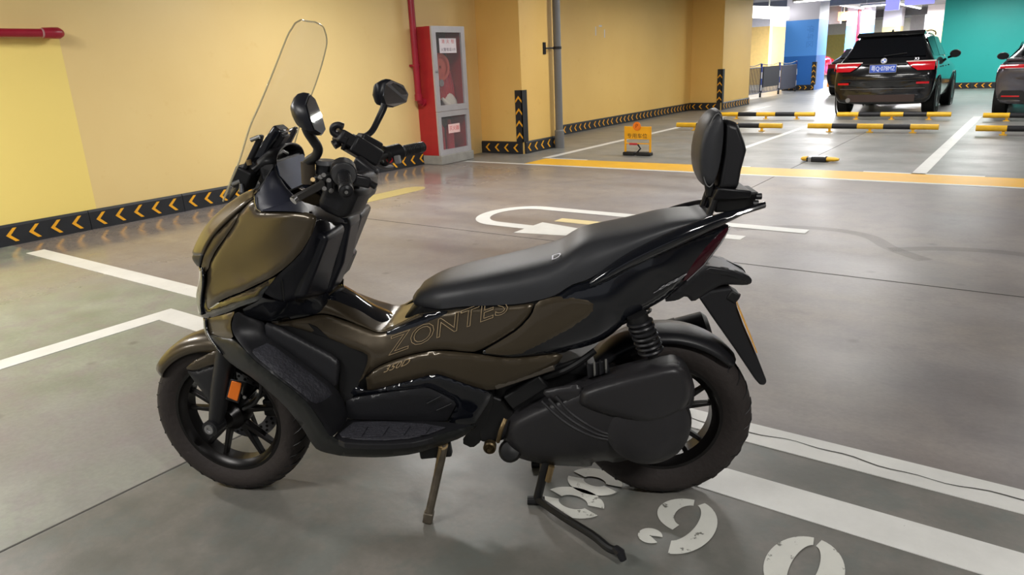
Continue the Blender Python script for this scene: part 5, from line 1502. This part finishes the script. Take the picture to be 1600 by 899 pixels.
part('fork_yoke', loft([[(x, y, z) for x, y in ((1.22, -.11), (1.36, -.11), (1.36, .11), (1.22, .11))] for z in (.52, .66)]), B_engine, bevel=0.01)
# radiator and belly behind the front wheel
part('belly', loft([[(f, y, z) for y, z in ((-w, z1), (w, z1), (w * 1.0, z0 + .03), (w * .8, z0), (-w * .8, z0), (-w, z0 + .03))] for f, w, z0, z1 in ((1.17, .10, .42, .68), (1.05, .12, .30, .62), (.95, .12, .275, .52), (.60, .12, .27, .46), (.52, .11, .30, .46))]), B_engine)
part('engine', loft([[(f, y, z) for y, z in ((-w, z1), (w, z1), (w, z0), (-w, z0))] for f, w, z0, z1 in ((.58, .09, .31, .52), (.40, .12, .26, .50), (.12, .12, .24, .46), (-.0, .05, .26, .34))]), B_engine, bevel=0.02)
part('under_seat_box', loft([[(f, y, z) for y, z in ((-w, z1), (w, z1), (w, z0), (-w, z0))] for f, w, z0, z1 in ((.80, .06, .45, .62), (.72, .10, .45, .70), (.30, .14, .53, .72), (.10, .12, .62, .78))]), B_engine, bevel=0.02)
# rear hugger
prof2 = [(-.082, .262), (-.080, .276), (-.055, .287), (0, .291), (.055, .287), (.080, .276), (.082, .262)]
arc_shell(None, prof2, R(152), R(42), mr_ @ Matrix.Rotation(R(0), 4, 'Y') @ Matrix.Diagonal((-1, 1, 1, 1)), 'rear_hugger', B_matte)
# muffler on the far side
m1 = Vector((-.178, -.20, .484)); m0 = Vector((.27, -.20, .35))
part('muffler', J(tube([m0, m0.lerp(m1, .1), m0.lerp(m1, .25), m0.lerp(m1, .8), m0.lerp(m1, .97), m1], [.03, .048, .058, .060, .058, .040], 22)), B_matte)
part('muffler_shield', J(tube([m0.lerp(m1, .35), m0.lerp(m1, .78)], .063, 22)), B_engine)
part('exhaust_pipe', tube(cr([m0, (.42, -.17, .27), (.6, -.12, .26)], 5), .024, 12), B_brass)
# shock absorbers
for s in (1, -1):
    t0, t1 = Vector(pt(995, 492, .165)), Vector(pt(1020, 556, .165))
    t0.y *= s; t1.y *= s
    d = (t1 - t0)
    part('shock_body', J(tube([t0, t0 + d * .4], .030, 14), tube([t0 + d * .35, t1], .017, 12)), B_engine)
    n_c = 7
    x_, y_ = frame(d)
    cp = [tuple(t0 + d * (.12 + .8 * i / 140) + (x_ * math.cos(2 * PI * n_c * i / 140) + y_ * math.sin(2 * PI * n_c * i / 140)) * .033) for i in range(141)]
    part('shock_spring', tube(cp, .0052, 6), B_matte)
# transmission cover, airbox, drum
COV = rbf([(785, 680, .165), (800, 650, .18), (847, 650, .20), (900, 640, .215), (950, 620, .225), (1054, 590, .225), (1080, 620, .215), (900, 690, .21), (820, 700, .175), (860, 725, .17), (990, 660, .225), (940, 720, .18)])
skin('transmission_cover', [(784, 682), (786, 668), (796, 653), (820, 640), (847, 628), (880, 614), (910, 601), (950, 587), (994, 575), (1030, 567), (1054, 564), (1070, 570), (1081, 588), (1086, 607), (1084, 630), (1070, 650), (1040, 690), (1000, 715), (960, 724), (947, 720), (927, 722), (924, 730), (890, 729), (860, 727), (830, 722), (810, 716), (793, 705)], COV, B_cover, mirror=False, roll=0.045, RR=20, thick=0.05, step=7)
skin('air_filter_cover', [(903, 632), (907, 613), (920, 606), (960, 594), (1000, 583), (1050, 571), (1066, 575), (1077, 590), (1081, 610), (1078, 630), (1064, 648), (1038, 664), (1000, 664), (960, 654), (925, 643)], COV, B_cover, mirror=False, off=0.018, roll=0.020, RR=12, thick=0.02, step=6)
dc = Vector(pt(1012, 668, .21))
part('drum_cover', fixn(lathe([(-.10, 0), (-.10, .128), (-.03, .130), (.0, .122), (.018, .10), (.024, .05), (.025, 0)], tuple(dc), (0, 1, 0), 48)), B_cover)
for k in range(3):
    pth = [(846 + 11 * k, 627 - 4 * k), (868 + 10 * k, 648 - 3 * k), (896 + 8 * k, 668 - 4 * k), (930 + 5 * k, 683 - 4 * k), (966, 689 - 4 * k)]
    uvs = cr(pth, 4)
    ls = COV(uvs)
    part('cover_rib', tube([pt(u, v, l - .001) for (u, v), l in zip(uvs, ls)], .0045, 6), B_cover)
skin('cover_flap', [(846, 612), (870, 606), (908, 600), (912, 630), (900, 640), (880, 632), (860, 628)], COV, B_cover, mirror=False, off=-.004, roll=.008, RR=6)
part('crankcase', loft([[pt(u, v, l) for u, v in ((808, 655), (836, 632), (880, 614), (930, 596), (945, 610), (880, 660), (815, 690))] for l in (.06, .15)]), B_cover, bevel=0.01)
part('fin_block', loft([[pt(u, v, l) for u, v in ((916, 570), (950, 562), (953, 582), (918, 592))] for l in (.10, .175)]), B_matte, bevel=0.004)
for k in range(4):
    part('fin', loft([[pt(u + 9 * k, v - 2.4 * k, l) for u, v in ((918, 569), (921, 568), (922, 590), (919, 591))] for l in (.175, .184)]), B_chrome if k in (1, 3) else B_matte)
part('starter', tube([pt(797, 705, .05), pt(797, 705, .135), pt(797, 705, .15), pt(797, 705, .155)], [.036, .036, .028, .008], 20), B_engine)
part('engine_front', loft([[pt(u, v, l) for u, v in ((752, 612), (790, 625), (806, 650), (796, 684), (772, 692), (750, 690), (742, 660))] for l in (.02, .125)]), B_engine, bevel=0.01)
part('drain_bolt', J(lathe([(0, .0), (0, .020), (.02, .020), (.024, .016), (.012, .012), (.012, 0)], pt(766, 696, .13), (0, 1, 0), 18), lathe([(.01, 0), (.01, .006), (.026, .006), (.026, 0)], pt(765, 698, .13), (0, 1, 0), 10)), mat('oily_brass', srgb(96, 82, 58), .4, metal=.7))
part('cable', tube(cr([pt(778, 690, .12), pt(783, 672, .16), pt(790, 655, .15)], 5), .007, 8), B_brass)
part('engine_link', pbar(pt(774, 604, .16), pt(866, 573, .16), .02, .018), mat('link_grey', srgb(84, 78, 70), .45, metal=.4), bevel=0.004)
part('hose', tube(cr([pt(850, 590, .13), pt(880, 580, .15), pt(905, 566, .14), pt(930, 548, .13)], 5), .010, 8), B_engine)
part('engine_mount', pbar(pt(795, 625, .12), pt(850, 590, .12), .06, .05), B_engine, bevel=0.006)
part('battery_box', loft([[pt(u, v, l) for u, v in ((838, 582), (915, 555), (925, 595), (850, 625))] for l in (-.1, .12)]), B_engine, bevel=0.01)
# stands
B_stand = mat('stand_metal', srgb(104, 96, 84), .45, metal=.5, noise=.25, nscale=40)
part('side_stand', J(tube(cr([pt(694, 694, .19), pt(690, 715, .20), pt(680, 760, .205), pt(670, 805, .21)], 4), [.013] * 13, 10)), B_stand)
part('side_stand_foot', pbar(pt(671, 800, .212), pt(668, 815, .212), .03, .03), B_stand, bevel=0.004)
part('stand_pivot', J(tube([pt(692, 695, .15), pt(692, 695, .20)], .016, 14)), B_brass)
part('stand_bracket', pbar(pt(656, 704, .17), pt(705, 700, .17), .03, .05), B_engine, bevel=0.006)
part('stand_spring', tube([pt(688, 700, .205), pt(680, 745, .207)], .006, 8), B_brass)
c0 = pt(858, 735, .12)
for s in (1, -1):
    a_ = Vector((c0[0], .12 * s, c0[2] + .06)); b_ = Vector((pz(838, 790, .02)[0], .11 * s, .014))
    part('centre_stand_leg', tube([a_, a_.lerp(b_, .6), b_], [.015, .014, .014], 12), B_engine)
    part('centre_stand_foot', tube([b_ + Vector((-.025, 0, 0)), b_ + Vector((.03, 0, 0))], .014, 10), B_engine)
part('centre_stand_bar', tube([(c0[0] + .02, -.12, .12), (c0[0] + .02, .12, .12)], .012, 10), B_engine)
part('centre_stand_spring', tube([pt(862, 728, .13), pt(856, 752, .13)], .010, 10), B_brass)
part('centre_stand_tang', tube(cr([tuple(b_ * 1.0 + Vector((0, .22, .006))), pz(880, 808, .035), pz(925, 836, .04), pz(950, 856, .035), pz(966, 862, .035)], 4), [.012] * 17, 10), B_engine)
part('tang_pedal', tube([pz(962, 858, .04), pz(969, 864, .04), pz(974, 876, .02)], [.012, .014, .01], 10), B_matte)

# ---- handlebar and controls
gl0, gl1 = Vector(pt(541, 299, .375)), Vector(pt(537, 271, .27))
gr0, gr1 = Vector(pt(659, 230, -.37)), Vector(pt(622, 238, -.25))
part('handlebar', J(tube(cr([gl1, (gl1.x + .03, .16, gl1.z), (gl1.x + .05, .06, gl1.z - .03), (gl1.x + .05, -.06, gl1.z - .03), (gr1.x + .03, -.16, gr1.z), gr1], 4), .012, 12)), B_engine)
part('handlebar_cover', loft([[(f, y, z) for f, z in ((f0, z0), (f0 + .09, z0 + .0), (f0 + .10, z0 - .08), (f0 + .02, z0 - .08))] for f0, y, z0 in ((gl1.x - .01, .16, gl1.z - .02), (gl1.x - .025, .08, gl1.z - .02), (gl1.x - .02, .0, gl1.z - .03), (gl1.x + .01, -.06, gl1.z - .05))]), B_matte, bevel=0.02, bseg=3)
for nm, a, b in (('L', gl0, gl1), ('R', gr0, gr1)):
    d = (b - a)
    g = [tube([a, a + d * .06, a + d * .12, a + d * .9, b], [.0165, .019, .0175, .0175, .020], 18)]
    g.append(tube([a - d * .02, a + d * .03], .0185, 18))
    go = part('grip', J(*g), B_matte)
    part('grip_end', tube([a - d * .06, a - d * .018], [.010, .0165], 14), B_matte, go)
    part('grip_screw', tube([a - d * .068, a - d * .055], .0045, 10), M_steel, go)
    tag(part('grip_ribs', J(*[tube([a + d * (.2 + .07 * k), a + d * (.225 + .07 * k)], .0188, 16) for k in range(9)]), B_matte, go), kind='stuff')
# left side: switch housing, brake lever, reservoir
part('switch_housing', J(tube([gl1 - (gl1 - gl0) * .08, gl1 + (gl1 - gl0) * .28], .034, 18)), B_matte, bevel=0.004)
part('switch_ring', tube([gl1 - (gl1 - gl0) * .11, gl1 - (gl1 - gl0) * .05], .031, 20), mat('ring_grey', srgb(96, 96, 98), .35, metal=.5))
part('brake_lever', pbar(pt(459, 312, .36), pt(506, 287, .28), .012, .020, taper=1.0), mat('lever_dark', srgb(74, 72, 70), .4, metal=.4), bevel=0.003)
part('lever_tip', tube([pt(458, 314, .36), pt(463, 309.5, .352)], .011, 12), B_chrome)
part('lever_pivot', J(tube([pt(506, 290, .27), pt(506, 280, .27)], .012, 10), tube([pt(516, 296, .28), pt(516, 282, .28)], .010, 10)), B_engine)
for u, v in ((488, 282), (505, 275), (513, 283), (506, 296), (500, 278), (517, 299)):
    p = pt(u, v, .285)
    part('bolt', tube([p, (p[0] - .004, p[1] + .006, p[2] + .003)], .006, 10), B_brass if u < 490 else mat('bolt_dull', srgb(110, 108, 106), .55, metal=.3))
part('lever_bracket', pbar(pt(492, 284, .25), pt(530, 276, .23), .05, .035), B_engine, bevel=0.006)
part('brake_reservoir', J(tube([pt(509, 275, .22), pt(509, 256, .22)], .026, 20)), B_matte)
part('reservoir_lid', tube([pt(509, 257, .22), pt(509, 250, .22)], [.028, .026], 20), mat('lid_grey', srgb(120, 120, 122), .35, metal=.4))
part('left_switch', J(pbar(pt(552, 280, .24), pt(578, 286, .22), .035, .03)), B_matte, bevel=0.006)
part('switch_toggle', tube([pt(578, 286, .22), pt(588, 292, .22)], .009, 10), B_engine)
part('column_shroud', loft([[(f, y, z) for f, z in ((f0 - .03, z0), (f0 + .06, z0 + .03), (f0 + .10, z0 - .05), (f0 + .02, z0 - .09))] for f0, y, z0 in ((gl1.x + .015, .22, gl1.z - .05), (gl1.x + .0, .16, gl1.z - .055), (gl1.x + .0, .10, gl1.z - .06), (gl1.x + .02, .05, gl1.z - .075))]), B_matte, bevel=0.025, bseg=4)
# right side: switches, phone clamp, brake cylinder
part('switch_housing', tube([pt(624, 238, -.25), pt(600, 244, -.20)], .029, 18), B_matte)
part('switch_ring', tube([pt(602, 243, -.20), pt(597, 245, -.19)], .033, 18), B_engine)
part('switch_face', pbar(pt(604, 236, -.20), pt(606, 254, -.20), .02, .03), mat('switch_pale', srgb(120, 128, 126), .5), bevel=0.004)
part('kill_button', tube([pt(608, 249, -.195), pt(609, 250, -.18)], .010, 12), B_red)
part('mode_button', pbar(pt(620, 243, -.20), pt(622, 256, -.20), .02, .02), mat('switch_grey', srgb(150, 150, 150), .5), bevel=0.004)
part('clamp_body', pbar(pt(545, 222, -.05), pt(588, 248, -.10), .08, .055, up=(0, 0, 1)), B_matte, bevel=0.008)
part('clamp_jaw', pbar(pt(527, 210, -.03), pt(555, 226, -.06), .07, .04), B_matte, bevel=0.006)
part('clamp_plate', pbar(pt(560, 215, -.10), pt(592, 232, -.14), .05, .035), B_matte, bevel=0.006)
part('clamp_hook', tube(cr([pt(530, 213, -.03), pt(521, 207, -.03), pt(521, 199, -.03), pt(528, 195.5, -.03), pt(536, 198, -.03)], 4), .0105, 10), B_matte)
part('clamp_knob', tube([pt(521, 227, -.02), pt(530, 222, -.03)], .014, 12), B_matte)
part('clamp_strap', pbar(pt(548, 212, -.05), pt(541, 232, -.05), .085, .012), B_engine, bevel=0.003)
part('clamp_strap', pbar(pt(580, 230, -.09), pt(572, 250, -.09), .085, .012), B_engine, bevel=0.003)
part('brake_cylinder', pbar(pt(556, 250, .0), pt(587, 275, .02), .03, .035), B_matte, bevel=0.008)
part('right_lever', tube(cr([pt(590, 255, -.18), pt(600, 262, -.24), pt(612, 261, -.32)], 4), .008, 8), B_engine)
for k, (u0, v0, u1, v1) in enumerate(((495, 292, 545, 330), (560, 285, 548, 330))):
    part('cable', tube(cr([pt(u0, v0, .2), pt((u0 + u1) / 2, (v0 + v1) / 2 + 6, .15), pt(u1, v1, .06)], 5), .006, 8), B_engine)
# mirrors
def mirror_head(cpx, l, pts_px, housing_px, dirn, name_stalk, stalk):
    # glass outline and a domed shell in front of it
    g = [Vector(pt(u, v, l + dl)) for u, v, dl in pts_px]
    c_ = sum(g, Vector()) / len(g)
    d = Vector(dirn).normalized()
    secs = []
    for t, k in ((0, 1.0), (.25, 1.02), (.55, .93), (.8, .72), (.95, .42), (1.0, .15)):
        secs.append([tuple(c_ + (p - c_) * k + d * (0.052 * t)) for p in g])
    sh_ = part('mirror_housing', loft(secs), B_dash, ang=50)
    gg = [c_ + (p - c_) * .93 - d * .002 for p in g]
    n = len(gg)
    part('mirror_glass', fixn(([tuple(p) for p in gg] + [tuple(p - d * .002) for p in gg], [tuple(range(n)), tuple(range(n, 2 * n))[::-1]] + [(i, (i + 1) % n, n + (i + 1) % n, n + i) for i in range(n)])), B_mirror, sh_, smooth=False)
    part('mirror_stalk', tube(cr(stalk, 4), [.0125 - .003 * i / 16 for i in range(len(cr(stalk, 4)))], 12), B_matte)
# right mirror: the glass faces the rider
rm = [(599, 130, .02), (609, 124, .0), (630, 133, -.05), (638, 147, -.06), (635, 160, -.055), (614, 168, -.02), (601, 165, .015), (596, 150, .025)]
mirror_head(None, -.33, rm, None, (1, .10, .08), 's', [pt(601, 163, -.31), pt(598, 172, -.305), pt(591, 187, -.29), pt(582, 204, -.26), pt(572, 212, -.23), pt(560, 214, -.19), pt(556, 218, -.17)])
# left mirror mirrors that shape on the other side
gl = [Vector(pt(u, v, -.33 + dl)) for u, v, dl in rm]
cR = sum(gl, Vector()) / 8
cL = Vector(pt(492, 181, .315))
lg = []
for p in gl:
    q = p - cR
    q = Vector((q.x, -q.y, q.z))
    q = Matrix.Rotation(R(-4), 3, 'Z') @ q
    lg.append(cL + Vector((q.x * 1.0 , q.y, q.z)))
d_ = Vector((1, .05, .05)).normalized()
d_ = Vector((1, -.02, .12)).normalized()
lg = [cL + Vector((-((p - cL).z) * -.28 + (p - cL).y * -.0, (p - cL).y, (p - cL).z * 1.12)) for p in lg]
secs = [[tuple(cL + (p - cL) * k + d_ * (0.055 * t)) for p in lg] for t, k in ((0, 1.0), (.25, 1.02), (.55, .93), (.8, .72), (.95, .42), (1.0, .15))]
shl = part('mirror_housing', loft(secs), B_dash, ang=50)
gg = [cL + (p - cL) * .93 - d_ * .002 for p in lg]
part('mirror_glass', fixn(([tuple(p) for p in gg] + [tuple(p - d_ * .002) for p in gg], [tuple(range(8)), tuple(range(8, 16))[::-1]] + [(i, (i + 1) % 8, 8 + (i + 1) % 8, 8 + i) for i in range(8)])), B_mirror, shl, smooth=False)
st = [pt(478, 199, .30), pt(482, 208, .30), pt(490, 220, .29), pt(497, 232, .28), pt(494, 243, .265), pt(483, 251, .25), pt(481, 258, .24)]
part('mirror_stalk', tube(cr(st, 4), .0125, 12), B_matte)
part('mirror_mount', tube([pt(481, 253, .24), pt(482, 287, .24)], [.019, .018], 14), mat('mount_brown', srgb(66, 58, 48), .5, metal=.2))
# ---- lettering on the bodywork, laid onto the panels
def lay_text(name, body, m, o, ux, uy, field, off, size=1.0, outline=False, shear=0.0, parent=None):
    """o = lower left pixel measure, ux = vector of the whole width, uy = vector of the cap height"""
    t = text_mesh(name, body, 1.0, m, Matrix.Identity(4), parent or bike, outline=outline, shear=shear, align='LEFT')
    co = np.array([v.co[:] for v in t.data.vertices])
    x0, x1, y0, y1 = co[:, 0].min(), co[:, 0].max(), co[:, 1].min(), co[:, 1].max()
    s = (co[:, 0] - x0) / (x1 - x0)
    h = (co[:, 1] - y0) / (y1 - y0)
    uv = np.array(o)[None] + s[:, None] * np.array(ux)[None] + h[:, None] * np.array(uy)[None]
    l = field(uv) + off + co[:, 2] * 0.02
    for v, (u, w), x in zip(t.data.vertices, uv, l):
        v.co = pt(u, w, x)
    return t
lay_text('lettering', 'ZONTES', B_gline, (606, 557), (187, -68), (3, -31), BODY, 0.0022, outline=0.012)
lay_text('lettering', '350D', B_gline, (599, 583), (40, -13.5), (3, -10), BODY, -0.0005, shear=0.3)
lay_text('lettering', '350D', mat('decal_grey', srgb(196, 196, 200), .4, noise=0), (1020, 459), (46, -24), (10, -9), BODY, 0.0045, shear=0.3)
